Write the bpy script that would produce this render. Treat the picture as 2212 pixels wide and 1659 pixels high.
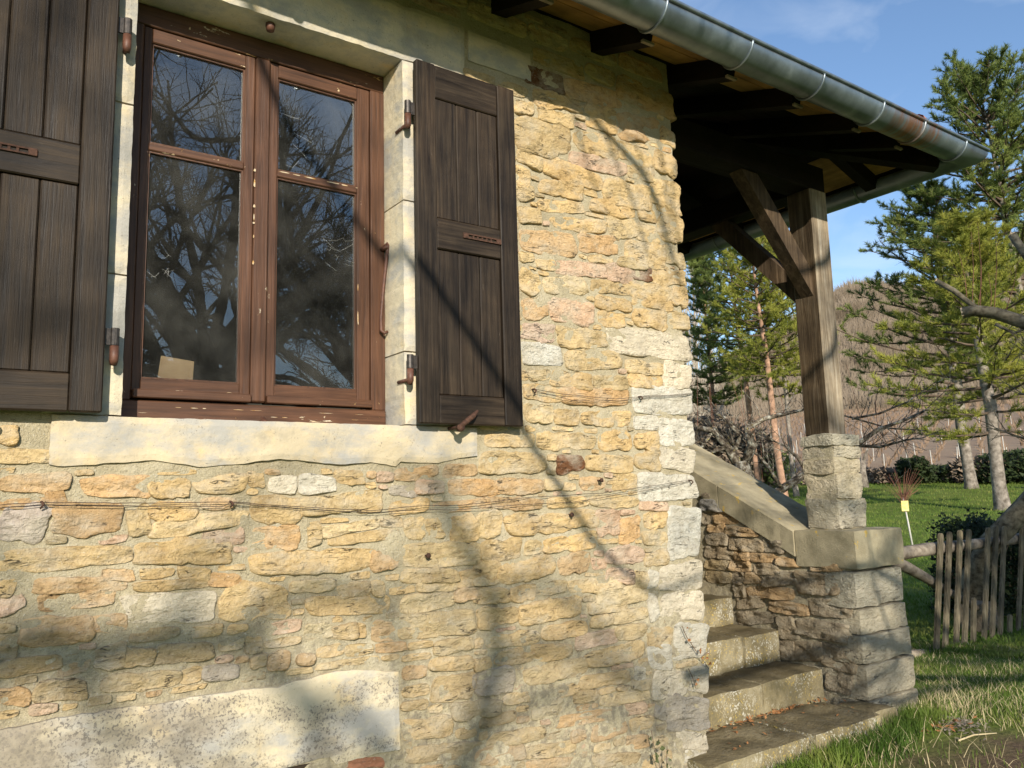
import bpy, math, random
import numpy as np
from mathutils import Vector, Matrix, noise
R = math.radians
scene = bpy.context.scene
for o in list(bpy.data.objects): bpy.data.objects.remove(o)

# ------------------------------------------------------------------ camera
CAM = np.array([0.0, -3.0, 1.5]); FPX = 803.27
_y, _p, _r = R(35.449), R(7.924), R(-1.57)
_fw = np.array([math.sin(_y)*math.cos(_p), math.cos(_y)*math.cos(_p), math.sin(_p)])
_ri = np.array([math.cos(_y), -math.sin(_y), 0]); _up = np.cross(_ri, _fw)
CR = _ri*math.cos(_r)+_up*math.sin(_r); CU = -_ri*math.sin(_r)+_up*math.cos(_r)
cd = bpy.data.cameras.new('camera'); cam = bpy.data.objects.new('camera', cd)
scene.collection.objects.link(cam); scene.camera = cam
cd.sensor_width = 36; cd.lens = FPX/1024*36; cd.clip_start = .05; cd.clip_end = 6000
cam.matrix_world = Matrix(((CR[0], CU[0], -_fw[0], CAM[0]), (CR[1], CU[1], -_fw[1], CAM[1]),
                           (CR[2], CU[2], -_fw[2], CAM[2]), (0, 0, 0, 1)))
# ------------------------------------------------------------------ sky, sun, exposure
SUN = Vector((.47, 1, -.45))                      # direction the light travels
el = math.atan2(.45, math.hypot(.47, 1)); az = math.atan2(-.47, -1)
w = bpy.data.worlds.new('World'); scene.world = w; w.use_nodes = True
nt = w.node_tree; nt.nodes.clear()
def N(nt, t, **k):
    n = nt.nodes.new(t)
    for a, b in k.items(): setattr(n, a, b)
    return n
sky = N(nt, 'ShaderNodeTexSky', sky_type='NISHITA'); sky.sun_disc = False
sky.sun_elevation = el; sky.sun_rotation = az; sky.air_density = 1.0; sky.dust_density = .3; sky.ozone_density = 3.0
tc = N(nt, 'ShaderNodeTexCoord'); mp = N(nt, 'ShaderNodeMapping'); mp.inputs['Scale'].default_value = (1.2, 2.6, 7); mp.inputs['Rotation'].default_value = (.25, .1, .5)
nz = N(nt, 'ShaderNodeTexNoise'); nz.inputs['Scale'].default_value = 1.7; nz.inputs['Detail'].default_value = 7; nz.inputs['Distortion'].default_value = .8
rp = N(nt, 'ShaderNodeValToRGB'); rp.color_ramp.elements[0].position = .52; rp.color_ramp.elements[1].position = .86
mx = N(nt, 'ShaderNodeMixRGB'); mx.inputs['Color2'].default_value = (6.5, 7.0, 7.6, 1)
mu = N(nt, 'ShaderNodeMath', operation='MULTIPLY'); mu.inputs[1].default_value = .5
hs = N(nt, 'ShaderNodeHueSaturation'); hs.inputs['Saturation'].default_value = 1.0; hs.inputs['Value'].default_value = 1.25
bg = N(nt, 'ShaderNodeBackground'); bg.inputs['Strength'].default_value = .12
wo = N(nt, 'ShaderNodeOutputWorld')
for a, b in ((tc.outputs['Generated'], mp.inputs[0]), (mp.outputs[0], nz.inputs['Vector']), (nz.outputs['Fac'], rp.inputs[0]), (rp.outputs[0], mu.inputs[0]),
             (mu.outputs[0], mx.inputs['Fac']), (sky.outputs[0], hs.inputs['Color']), (hs.outputs[0], mx.inputs['Color1']), (mx.outputs[0], bg.inputs['Color']), (bg.outputs[0], wo.inputs['Surface'])):
    nt.links.new(a, b)
sl = bpy.data.lights.new('sun', 'SUN'); sl.energy = 5.0; sl.angle = R(.53); sl.color = (1, .92, .785)
so = bpy.data.objects.new('sun', sl); scene.collection.objects.link(so)
so.rotation_euler = SUN.to_track_quat('-Z', 'Y').to_euler(); so.location = (-10, -25, 15)
scene.view_settings.view_transform = 'Standard'; scene.view_settings.look = 'None'
scene.view_settings.exposure = 0.43; scene.view_settings.gamma = 1
scene.render.engine = 'CYCLES'

# ------------------------------------------------------------------ pixel -> direction (2212-px-wide reading of the photograph)
S22 = 1024/2212
def ray(x, y):
    v = _fw + CR*((x*S22-512)/FPX) - CU*((y*S22-384)/FPX)
    return v
def at_y(x, y, Y): v = ray(x, y); return CAM+v*((Y+3)/v[1])
def at_x(x, y, X): v = ray(x, y); return CAM+v*(X/v[0])
def at_r(x, y, r): v = ray(x, y); return Vector(CAM+v*(r/math.hypot(v[0], v[1])))
# ------------------------------------------------------------------ mesh helpers
COL = scene.collection
def fbm(x, y, z, o=4): return noise.fractal(Vector((x, y, z)), 1.0, 2.0, o)
class MB:
    def __init__(s): s.v = []; s.f = []
    def add(s, vs, fs):
        b = len(s.v); s.v += [tuple(p) for p in vs]; s.f += [tuple(b+i for i in f) for f in fs]
    def box(s, x0, x1, y0, y1, z0, z1, bev=0):
        if bev:
            b = bev; vs = []
            for (sx, X) in ((-1, x0), (1, x1)):
                for (sy, Yy) in ((-1, y0), (1, y1)):
                    for (sz, Z) in ((-1, z0), (1, z1)):
                        vs += [(X, Yy-sy*b, Z-sz*b), (X-sx*b, Yy, Z-sz*b), (X-sx*b, Yy-sy*b, Z)]
            def i(a, c, d, k): return (a*4+c*2+d)*3+k
            fs = [[i(0,0,0,0), i(0,0,1,0), i(0,1,1,0), i(0,1,0,0)], [i(1,0,0,0), i(1,1,0,0), i(1,1,1,0), i(1,0,1,0)],
                  [i(0,0,0,1), i(1,0,0,1), i(1,0,1,1), i(0,0,1,1)], [i(0,1,0,1), i(0,1,1,1), i(1,1,1,1), i(1,1,0,1)],
                  [i(0,0,0,2), i(0,1,0,2), i(1,1,0,2), i(1,0,0,2)], [i(0,0,1,2), i(1,0,1,2), i(1,1,1,2), i(0,1,1,2)]]
            for c in (0, 1):
                for d in (0, 1):
                    fs.append([i(0,c,d,1), i(0,c,d,2), i(1,c,d,2), i(1,c,d,1)]); fs.append([i(c,0,d,0), i(c,0,d,2), i(c,1,d,2), i(c,1,d,0)])
                    fs.append([i(c,d,0,0), i(c,d,0,1), i(c,d,1,1), i(c,d,1,0)])
                    for e in (0, 1): fs.append([i(c,d,e,0), i(c,d,e,1), i(c,d,e,2)])
            s.add(vs, fs); return
        s.add([(x, y, z) for x in (x0, x1) for y in (y0, y1) for z in (z0, z1)],
              [(0,1,3,2), (4,6,7,5), (0,4,5,1), (2,3,7,6), (0,2,6,4), (1,5,7,3)])
    def bar(s, a, b, w, h, up=(0,0,1)):
        a = Vector(a); b = Vector(b); d = (b-a).normalized(); u = Vector(up); sd = d.cross(u).normalized(); u = sd.cross(d)
        q = [p+sd*(i*w/2)+u*(j*h/2) for p in (a, b) for i in (-1, 1) for j in (-1, 1)]
        s.add(q, [(0,1,3,2), (4,6,7,5), (0,4,5,1), (2,3,7,6), (0,2,6,4), (1,5,7,3)])
    def tube(s, pts, rad, n=6, cap=True, wob=0):
        pts = [Vector(p) for p in pts]; m = len(pts)
        if not hasattr(rad, '__len__'): rad = [rad]*m
        d0 = (pts[1]-pts[0]).normalized(); a = d0.orthogonal().normalized(); base = len(s.v)
        for i, p in enumerate(pts):
            d = (pts[min(i+1, m-1)]-pts[max(i-1, 0)]).normalized()
            a = (a-d*a.dot(d)); a = a.normalized() if a.length > 1e-6 else d.orthogonal().normalized(); b = d.cross(a)
            for k in range(n):
                t = 2*math.pi*k/n; r = rad[i]
                if wob: r *= 1+wob*noise.noise(Vector((p.x*9+k, p.y*9, p.z*9)))
                s.v.append(tuple(p+(a*math.cos(t)+b*math.sin(t))*r))
        for i in range(m-1):
            for k in range(n):
                k2 = (k+1) % n; s.f.append((base+i*n+k, base+i*n+k2, base+(i+1)*n+k2, base+(i+1)*n+k))
        if cap: s.f.append(tuple(base+k for k in range(n))[::-1]); s.f.append(tuple(base+(m-1)*n+k for k in range(n)))
    def mesh(s, name, mat, smooth=False):
        me = bpy.data.meshes.new(name); me.from_pydata(s.v, [], s.f); me.materials.append(mat)
        if smooth: me.polygons.foreach_set('use_smooth', [True]*len(me.polygons))
        me.update(); return me
    def build(s, name, mat, parent=None, smooth=False):
        return link(name, s.mesh(name, mat, smooth), parent)
def link(name, me, parent=None, loc=None):
    o = bpy.data.objects.new(name, me); COL.objects.link(o)
    if loc is not None: o.location = loc
    if parent is not None:
        o.parent = parent
        if parent.parent is None and parent.type == 'EMPTY': o.matrix_parent_inverse = Matrix.Translation(-Vector(parent.location))
    return o
def thing(name, label, cat, loc, group=None):
    o = bpy.data.objects.new(name, None); COL.objects.link(o); o.location = loc; o.empty_display_size = .1
    return tag(o, label, cat, group)
def tag(o, label, cat, group=None):
    o['label'] = label; o['category'] = cat
    if group: o['group'] = group
    return o
def struct(o): o['kind'] = 'structure'; return o
def stuff(o): o['kind'] = 'stuff'; return o
def quick(name, mat, parent, *boxes, bev=.003):
    m = MB()
    for b in boxes: m.box(*b, bev=bev)
    return m.build(name, mat, parent)
# ------------------------------------------------------------------ materials
def mat(name, rough=.85, spec=.3):
    m = bpy.data.materials.new(name); m.use_nodes = True; t = m.node_tree; b = t.nodes['Principled BSDF']
    b.inputs['Roughness'].default_value = rough; b.inputs['Specular IOR Level'].default_value = spec
    return m, t, b
def L(t, a, b): t.links.new(a, b)
def texn(t, scale, detail=5, vec=None, rough=.55, dist=0, kind='ShaderNodeTexNoise'):
    n = N(t, kind); n.inputs['Scale'].default_value = scale
    if kind == 'ShaderNodeTexNoise':
        n.inputs['Detail'].default_value = detail; n.inputs['Roughness'].default_value = rough; n.inputs['Distortion'].default_value = dist
    if vec is not None: L(t, vec, n.inputs['Vector'])
    return n
def posn(t, sc=(1, 1, 1), rnd=False, rot=(0, 0, 0)):
    g = N(t, 'ShaderNodeNewGeometry'); mpn = N(t, 'ShaderNodeMapping'); mpn.inputs['Scale'].default_value = sc; mpn.inputs['Rotation'].default_value = rot
    L(t, g.outputs['Position'], mpn.inputs[0])
    if rnd:
        oi = N(t, 'ShaderNodeObjectInfo'); mm = N(t, 'ShaderNodeMath', operation='MULTIPLY'); mm.inputs[1].default_value = 37; L(t, oi.outputs['Random'], mm.inputs[0])
        L(t, mm.outputs[0], mpn.inputs['Location'])
    return mpn.outputs[0]
def ramp(t, src, stops):
    r = N(t, 'ShaderNodeValToRGB'); e = r.color_ramp.elements
    while len(e) < len(stops): e.new(.5)
    for k, (p, c) in enumerate(stops):
        e[k].position = p; e[k].color = (c if len(c) == 4 else (*c, 1)) if hasattr(c, '__len__') else (c, c, c, 1)
    L(t, src, r.inputs[0]); return r.outputs[0]
def mixc(t, fac, a, b, mode='MIX'):
    m = N(t, 'ShaderNodeMixRGB', blend_type=mode)
    for s, v in ((0, fac), (1, a), (2, b)):
        if isinstance(v, (int, float)): m.inputs[s].default_value = v
        elif isinstance(v, tuple): m.inputs[s].default_value = (*v, 1)
        else: L(t, v, m.inputs[s])
    return m.outputs[0]
def bump(t, b, src, dist=.01, strength=1.0, prev=None):
    n = N(t, 'ShaderNodeBump'); n.inputs['Distance'].default_value = dist; n.inputs['Strength'].default_value = strength; L(t, src, n.inputs['Height'])
    if prev is not None: L(t, prev, n.inputs['Normal'])
    L(t, n.outputs[0], b.inputs['Normal']); return n.outputs[0]
def math_(t, op, a, b):
    m = N(t, 'ShaderNodeMath', operation=op)
    for s, v in ((0, a), (1, b)):
        if isinstance(v, (int, float)): m.inputs[s].default_value = v
        else: L(t, v, m.inputs[s])
    return m.outputs[0]

def stone_mat(name, relief=1.0):
    m, t, b = mat(name, .93, .15)
    oi = N(t, 'ShaderNodeObjectInfo'); p = posn(t, rnd=True)
    n1 = texn(t, 6, 7, p, .62); n2 = texn(t, 85, 5, p, .7); nm = texn(t, 30, 6, posn(t, (1, 1, 1.5), True), .62, .5); n3 = texn(t, 1, 4, posn(t, (5, 5, 30), True), .55, .45)
    c = mixc(t, 1, oi.outputs['Color'], ramp(t, n1.outputs[0], [(.25, (.66, .63, .60)), (.48, (.97, .96, .94)), (.74, (1.16, 1.15, 1.14))]), 'MULTIPLY')
    c = mixc(t, 1, c, ramp(t, nm.outputs[0], [(.28, (.68, .64, .60)), (.5, (1, 1, 1)), (.75, (1.12, 1.12, 1.14))]), 'MULTIPLY')
    crack = ramp(t, math_(t, 'ABSOLUTE', math_(t, 'SUBTRACT', n3.outputs[0], .47), 0), [(.0, 1), (.011, 0)]); gate = ramp(t, texn(t, 11, 3, p).outputs[0], [(.54, 0), (.62, 1)]); crack = math_(t, 'MULTIPLY', crack, gate)
    c = mixc(t, math_(t, 'MULTIPLY', crack, .85), c, (.06, .042, .026))
    c = mixc(t, ramp(t, n2.outputs[0], [(.60, 0), (.70, .55)]), c, mixc(t, .6, c, (.80, .77, .70)))
    c = mixc(t, ramp(t, n2.outputs[0], [(.30, .75), (.39, 0)]), c, mixc(t, 1, c, (.35, .30, .26), 'MULTIPLY'))
    n4 = texn(t, 5.5, 6, posn(t, (1, 1, 1.6)), .68); c = mixc(t, ramp(t, n4.outputs[0], [(.46, 0), (.66, .7)]), c, (.48, .425, .325))
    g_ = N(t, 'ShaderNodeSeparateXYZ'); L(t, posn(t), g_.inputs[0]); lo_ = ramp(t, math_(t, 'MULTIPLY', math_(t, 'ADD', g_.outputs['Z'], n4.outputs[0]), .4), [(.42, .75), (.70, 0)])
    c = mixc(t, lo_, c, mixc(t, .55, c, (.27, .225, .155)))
    L(t, c, b.inputs['Base Color'])
    hgt = math_(t, 'ADD', math_(t, 'MULTIPLY', n3.outputs[0], .5), math_(t, 'ADD', math_(t, 'MULTIPLY', nm.outputs[0], .85), math_(t, 'MULTIPLY', n2.outputs[0], .5)))
    bump(t, b, math_(t, 'SUBTRACT', hgt, math_(t, 'MULTIPLY', crack, .6)), .020*relief); return m
M = {}
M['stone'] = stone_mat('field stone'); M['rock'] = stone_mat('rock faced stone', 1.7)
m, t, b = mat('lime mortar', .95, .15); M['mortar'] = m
p = posn(t); n1 = texn(t, 4, 6, p, .6); n2 = texn(t, 190, 3, p, .7); n3 = texn(t, 28, 5, p, .6)
c = ramp(t, n1.outputs[0], [(.3, (.35, .295, .19)), (.55, (.48, .415, .28)), (.75, (.55, .485, .355))])
n2b = texn(t, 95, 4, p, .75); c = mixc(t, ramp(t, n2b.outputs[0], [(.58, 0), (.68, .6)]), c, (.66, .62, .53)); c = mixc(t, ramp(t, n2b.outputs[0], [(.32, .7), (.42, 0)]), c, (.17, .145, .10)); c = mixc(t, ramp(t, n2.outputs[0], [(.64, 0), (.70, .6)]), c, (.70, .66, .58)); c = mixc(t, ramp(t, n2.outputs[0], [(.30, .6), (.37, 0)]), c, (.16, .125, .085))
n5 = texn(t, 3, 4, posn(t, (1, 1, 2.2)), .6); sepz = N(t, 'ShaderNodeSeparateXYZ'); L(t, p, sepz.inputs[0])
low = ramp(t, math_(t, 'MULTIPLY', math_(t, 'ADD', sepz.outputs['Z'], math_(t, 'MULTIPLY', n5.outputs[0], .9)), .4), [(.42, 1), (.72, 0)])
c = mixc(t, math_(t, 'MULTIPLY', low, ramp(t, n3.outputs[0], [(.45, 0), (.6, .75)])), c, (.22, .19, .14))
L(t, c, b.inputs['Base Color']); bump(t, b, math_(t, 'ADD', n3.outputs[0], math_(t, 'ADD', math_(t, 'MULTIPLY', n2.outputs[0], .35), math_(t, 'MULTIPLY', n2b.outputs[0], .5))), .013)

def limestone(name, base=(.66, .575, .41), speck=0.0):
    m, t, b = mat(name, .9, .2); p = posn(t); n1 = texn(t, 4.5, 6, p, .65); n2 = texn(t, 130, 4, p, .7); n3 = texn(t, 22, 5, p)
    c = mixc(t, 1, base, ramp(t, n1.outputs[0], [(.30, (.62, .64, .68)), (.46, (.96, .955, .94)), (.70, (1.12, 1.09, 1.02))]), 'MULTIPLY')
    n6 = texn(t, 9, 5, posn(t, (1, 1, .5))); c = mixc(t, ramp(t, n6.outputs[0], [(.56, 0), (.72, .55)]), c, (.62, .44, .20))
    c = mixc(t, ramp(t, texn(t, 3.2, 6, posn(t, (1, 1, 1.8)), .65).outputs[0], [(.45, 0), (.58, .8)]), c, (.33, .325, .31)); c = mixc(t, math_(t, 'MULTIPLY', ramp(t, n2.outputs[0], [(.32, .9), (.40, 0)]), ramp(t, n3.outputs[0], [(.45, .1), (.6, 1)])), c, (.12, .105, .09))
    if speck:   # black lichen specks gathered in patches
        pn0 = texn(t, 2.6, 6, posn(t, (1, 1, 2.2), rot=(0, .15, 0)), .62); sxx = N(t, 'ShaderNodeSeparateXYZ'); L(t, p, sxx.inputs[0]); pn = N(t, 'ShaderNodeMath', operation='ADD'); L(t, pn0.outputs[0], pn.inputs[0]); L(t, math_(t, 'MULTIPLY', math_(t, 'SUBTRACT', .95, sxx.outputs['X']), .16), pn.inputs[1])
        s1 = texn(t, 120, 3, p, .6); s2 = texn(t, 42, 4, p, .65); c = mixc(t, math_(t, 'MULTIPLY', ramp(t, pn.outputs[0], [(.50, 0), (.66, .9)]), ramp(t, s2.outputs[0], [(.38, 1), (.60, .35)])), c, (.15, .13, .105))
        spot = ramp(t, math_(t, 'ADD', s1.outputs[0], math_(t, 'MULTIPLY', s2.outputs[0], .35)), [(.58, 1), (.64, 0)])
        c = mixc(t, math_(t, 'MULTIPLY', spot, ramp(t, pn.outputs[0], [(.42, 0), (.54, .92)])), c, (.075, .07, .07))
        c = mixc(t, math_(t, 'MULTIPLY', ramp(t, pn.outputs[0], [(.46, 0), (.62, .75)]), speck), c, (.25, .215, .165))
    L(t, c, b.inputs['Base Color']); bump(t, b, math_(t, 'ADD', n3.outputs[0], math_(t, 'MULTIPLY', n2.outputs[0], .25)), .006); return m
M['lime'] = limestone('dressed limestone', (.56, .495, .37)); M['lime_speck'] = limestone('lichen specked limestone', (.54, .47, .345), 1.0)
M['lime_sill'] = limestone('window sill stone', (.52, .44, .31))
m, t, b = mat('lichen stone', .95, .15); M['step'] = m
p = posn(t); n1 = texn(t, 5, 6, p, .6); n2 = texn(t, 45, 4, p, .6); n3 = texn(t, 3, 4, p); g = N(t, 'ShaderNodeNewGeometry'); sp = N(t, 'ShaderNodeSeparateXYZ'); L(t, g.outputs['Normal'], sp.inputs[0])
c = ramp(t, n1.outputs[0], [(.3, (.10, .085, .045)), (.5, (.20, .165, .095)), (.72, (.34, .295, .195))])
top = ramp(t, sp.outputs['Z'], [(.4, 0), (.8, 1)])
c = mixc(t, math_(t, 'MULTIPLY', top, .7), c, ramp(t, n1.outputs[0], [(.3, (.085, .065, .033)), (.7, (.18, .14, .075))]))
vo = texn(t, 52, vec=p, kind='ShaderNodeTexVoronoi'); spot = math_(t, 'MULTIPLY', ramp(t, math_(t, 'ADD', vo.outputs['Distance'], math_(t, 'MULTIPLY', n2.outputs[0], .5)), [(.50, 1), (.66, 0)]) if False else ramp(t, math_(t, 'ADD', texn(t, 80, 3, p, .65).outputs[0], math_(t, 'MULTIPLY', texn(t, 14, 3, p).outputs[0], .35)), [(.72, 0), (.80, .75)]), ramp(t, n3.outputs[0], [(.38, .05), (.56, .9)]))
notop = ramp(t, sp.outputs['Z'], [(.4, 1), (.8, .12)])
c = mixc(t, math_(t, 'MULTIPLY', spot, notop), c, mixc(t, ramp(t, texn(t, 14, 2, p).outputs[0], [(.48, 0), (.52, 1)]), (.62, .42, .05), (.60, .58, .50)))
L(t, c, b.inputs['Base Color']); bump(t, b, math_(t, 'ADD', n1.outputs[0], math_(t, 'MULTIPLY', n2.outputs[0], .4)), .02)
m, t, b = mat('weathered coping concrete', .95, .15); M['coping'] = m
p = posn(t); n1 = texn(t, 5, 6, p, .6); n2 = texn(t, 110, 4, p, .7)
c = ramp(t, n1.outputs[0], [(.3, (.22, .19, .12)), (.5, (.36, .31, .205)), (.72, (.50, .43, .285))]); c = mixc(t, ramp(t, n2.outputs[0], [(.28, .7), (.38, 0)]), c, (.12, .10, .07))
c = mixc(t, ramp(t, texn(t, 16, 3, p).outputs[0], [(.66, 0), (.70, .7)]), c, (.58, .38, .06)); L(t, c, b.inputs['Base Color']); bump(t, b, math_(t, 'ADD', n1.outputs[0], n2.outputs[0]), .007)

def wood(name, cols, axis=2, rough=.6, spec=.4, grain=55, rel=.003, wear=None):
    m, t, b = mat(name, rough, spec); sc = [grain]*3; sc[axis] = 2.2
    p = posn(t, tuple(sc), True); n1 = texn(t, 1, 6, p, .6, .9); sc2 = [grain*5]*3; sc2[axis] = 9; n2 = texn(t, 1, 3, posn(t, tuple(sc2), True), .6); n3 = texn(t, 3.5, 4, posn(t, rnd=True), .6)
    c = ramp(t, n1.outputs[0], [(.28, cols[0]), (.5, cols[1]), (.75, cols[2])])
    c = mixc(t, 1, c, ramp(t, n3.outputs[0], [(.3, (.50, .49, .50)), (.5, (.95, .95, .95)), (.72, (1.55, 1.5, 1.42))]), 'MULTIPLY')
    if wear: c = mixc(t, ramp(t, n2.outputs[0], [(wear[1], 0), (wear[1]+.05, .8)]), c, wear[0])
    L(t, c, b.inputs['Base Color']); bump(t, b, math_(t, 'ADD', n1.outputs[0], math_(t, 'MULTIPLY', n2.outputs[0], .6)), rel)
    L(t, ramp(t, n1.outputs[0], [(.3, rough-.12), (.7, min(1, rough+.15))]), b.inputs['Roughness']); return m
oak = [(.008, .005, .003), (.025, .0165, .010), (.050, .035, .022)]
M['oak_v'] = wood('dark oak upright grain', oak, 2, .55, .25, rel=.0016, wear=((.24, .20, .15), .735)); M['oak_h'] = wood('dark oak level grain', oak, 0, .55, .25, rel=.0016, wear=((.24, .20, .15), .735))
old = [(.040, .028, .018), (.085, .062, .040), (.13, .10, .07)]
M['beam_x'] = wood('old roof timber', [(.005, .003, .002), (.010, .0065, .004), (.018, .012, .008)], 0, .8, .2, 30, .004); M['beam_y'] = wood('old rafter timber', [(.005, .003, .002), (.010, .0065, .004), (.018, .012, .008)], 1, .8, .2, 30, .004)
M['post'] = wood('shade-toned weathered oak post', [(.03, .019, .010), (.07, .048, .027), (.14, .11, .075)], 2, .8, .2, 34, .005)  # darker wood colour carries the shade on the post's sides
M['post_sunlit'] = wood('sunlit-toned oak post front', [(.09, .065, .042), (.19, .155, .11), (.32, .285, .23)], 2, .85, .15, 34, .005)  # same oak made paler: direct sun put into the front colour
M['brace'] = wood('dark brace timber', [(.025, .016, .009), (.065, .044, .026), (.12, .085, .055)], 2, .8, .2, 30, .004)
M['pine_x'] = wood('pale pine board', [(.21, .12, .04), (.30, .18, .065), (.37, .235, .095)], 0, .7, .3, 25, .001); M['pine_y'] = wood('pale pine board side', [(.21, .12, .04), (.30, .18, .065), (.37, .235, .095)], 1, .7, .3, 25, .001)
M['picket'] = wood('grey fence wood', [(.065, .053, .033), (.145, .12, .078), (.25, .215, .15)], 2, .9, .15, 45, .004)
def paint(name, axis, cth=.83):
    m, t, b = mat(name, .5, .4); sc = [70]*3; sc[axis] = 3
    n1 = texn(t, 1, 5, posn(t, tuple(sc)), .6, .6); n2 = texn(t, 26, 5, posn(t, (1, 1, .5) if axis == 2 else (.4, 1, 1.4)), .7, .6); n3 = texn(t, 4, 3, posn(t))
    c = ramp(t, n1.outputs[0], [(.3, (.050, .022, .011)), (.55, (.098, .044, .022)), (.8, (.135, .065, .035))])
    c = mixc(t, 1, c, ramp(t, n3.outputs[0], [(.35, (.75, .72, .70)), (.7, (1.12, 1.1, 1.1))]), 'MULTIPLY')
    chip = ramp(t, math_(t, 'ADD', n2.outputs[0], math_(t, 'MULTIPLY', n3.outputs[0], .28)), [(cth, 0), (cth+.02, 1)])
    c = mixc(t, chip, c, ramp(t, n1.outputs[0], [(.4, (.50, .30, .10)), (.6, (.58, .50, .38))]))
    L(t, c, b.inputs['Base Color']); bump(t, b, math_(t, 'SUBTRACT', n1.outputs[0], math_(t, 'MULTIPLY', chip, .8)), .002); return m
M['paint_v'] = paint('peeling red-brown paint upright', 2); M['paint_h'] = paint('peeling red-brown paint level', 0, .79)
m, t, b = mat('bare worn timber', .8, .2); M['chip'] = m; n1 = texn(t, 40, 4, posn(t)); L(t, ramp(t, n1.outputs[0], [(.35, (.45, .25, .07)), (.6, (.60, .50, .36))]), b.inputs['Base Color'])
# window glass: clear, mirror-like at the surface, with settled dust
m = bpy.data.materials.new('dusty window glass'); m.use_nodes = True; t = m.node_tree; t.nodes.clear(); M['glass'] = m
out = N(t, 'ShaderNodeOutputMaterial'); fr = N(t, 'ShaderNodeFresnel'); fr.inputs['IOR'].default_value = 1.62
gl = N(t, 'ShaderNodeBsdfGlossy'); gl.inputs['Roughness'].default_value = .0; gl.inputs['Color'].default_value = (1, 1, 1, 1)
tr = N(t, 'ShaderNodeBsdfTransparent'); tr.inputs['Color'].default_value = (.9, .93, .92, 1); ms = N(t, 'ShaderNodeMixShader')
wv = texn(t, 6, 2, posn(t)); bp = N(t, 'ShaderNodeBump'); bp.inputs['Distance'].default_value = .00012; L(t, wv.outputs[0], bp.inputs['Height']); L(t, bp.outputs[0], gl.inputs['Normal'])
L(t, fr.outputs[0], ms.inputs[0]); L(t, tr.outputs[0], ms.inputs[1]); L(t, gl.outputs[0], ms.inputs[2])
df = N(t, 'ShaderNodeBsdfDiffuse'); df.inputs['Color'].default_value = (.62, .60, .55, 1); m2 = N(t, 'ShaderNodeMixShader')
p = posn(t); d1 = texn(t, 5, 6, p, .6); d2 = texn(t, 240, 2, p, .6); vo = texn(t, 95, vec=p, kind='ShaderNodeTexVoronoi')
dust = math_(t, 'ADD', ramp(t, d1.outputs[0], [(.4, .008), (.75, .04)]), math_(t, 'ADD', ramp(t, d2.outputs[0], [(.68, 0), (.76, .22)]), math_(t, 'MULTIPLY', ramp(t, vo.outputs['Distance'], [(.05, .16), (.10, 0)]), ramp(t, texn(t, 13, 3, p).outputs[0], [(.5, 0), (.62, 1)]))))
L(t, dust, m2.inputs[0]); L(t, ms.outputs[0], m2.inputs[1]); L(t, df.outputs[0], m2.inputs[2]); L(t, m2.outputs[0], out.inputs[0])
m, t, b = mat('weathered zinc', .42, .5); M['zinc'] = m; b.inputs['Metallic'].default_value = .8
p = posn(t); n1 = texn(t, 5, 5, posn(t, (1.5, 1, 1)), .6); c = ramp(t, n1.outputs[0], [(.3, (.17, .20, .22)), (.6, (.27, .315, .345)), (.8, (.42, .47, .50))])
sx = N(t, 'ShaderNodeSeparateXYZ'); L(t, p, sx.inputs[0]); rm = ramp(t, math_(t, 'MULTIPLY', math_(t, 'ADD', sx.outputs['X'], math_(t, 'MULTIPLY', texn(t, 18, 4, posn(t, (1, .1, .1))).outputs[0], .5)), .1), [(.482, 0), (.50, .8), (.533, .8), (.552, 0)])
sz = ramp(t, math_(t, 'SUBTRACT', 4.0, sx.outputs['Y']), [(0, 1), (1, 1)])
c = mixc(t, math_(t, 'MULTIPLY', rm, ramp(t, texn(t, 26, 3, posn(t, (1, .15, .15))).outputs[0], [(.4, .1), (.62, 1)])), c, (.34, .13, .04)); L(t, c, b.inputs['Base Color']); L(t, ramp(t, n1.outputs[0], [(.3, .33), (.7, .52)]), b.inputs['Roughness'])
def simple(key, name, c0, c1, scale=20, rough=.8, spec=.3, bd=.0, metal=0, detail=4):
    m, t, b = mat(name, rough, spec); n = texn(t, scale, detail, posn(t, rnd=True), .6); b.inputs['Metallic'].default_value = metal
    L(t, ramp(t, n.outputs[0], [(.3, c0), (.7, c1)]), b.inputs['Base Color'])
    if bd: bump(t, b, n.outputs[0], bd)
    M[key] = m; return m
simple('tile', 'old clay roof tile', (.16, .075, .045), (.42, .17, .09), 9, .9, .2, .004)
simple('iron', 'dark wrought iron', (.03, .027, .026), (.09, .075, .065), 60, .5, .5, .001, .5)
simple('rust', 'rusty iron', (.03, .016, .011), (.10, .048, .03), 70, .85, .3, .001)
simple('paintiron', 'brown painted iron', (.06, .027, .017), (.14, .06, .037), 40, .55, .4)
simple('wire', 'rusted wire', (.03, .022, .018), (.08, .055, .04), 90, .7, .3)
simple('card', 'cardboard', (.27, .17, .10), (.36, .24, .15), 12, .9, .1)
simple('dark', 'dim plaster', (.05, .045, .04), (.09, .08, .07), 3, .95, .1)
simple('plaster', 'rough old render', (.30, .25, .17), (.45, .38, .27), 5, .95, .1, .01)
simple('web', 'cobweb silk', (.7, .7, .68), (.85, .85, .82), 20, .9, .1)
simple('pinebark', 'scots pine bark', (.16, .095, .06), (.46, .28, .19), 4, .95, .1, .02)
simple('greybark', 'grey pine bark', (.085, .07, .055), (.33, .285, .24), 5, .95, .1, .03)
m, t, b = mat('lichened bark', .95, .1); M['bark'] = m; p = posn(t); n1 = texn(t, 16, 5, p, .65); n2 = texn(t, 30, 4, p)
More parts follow.
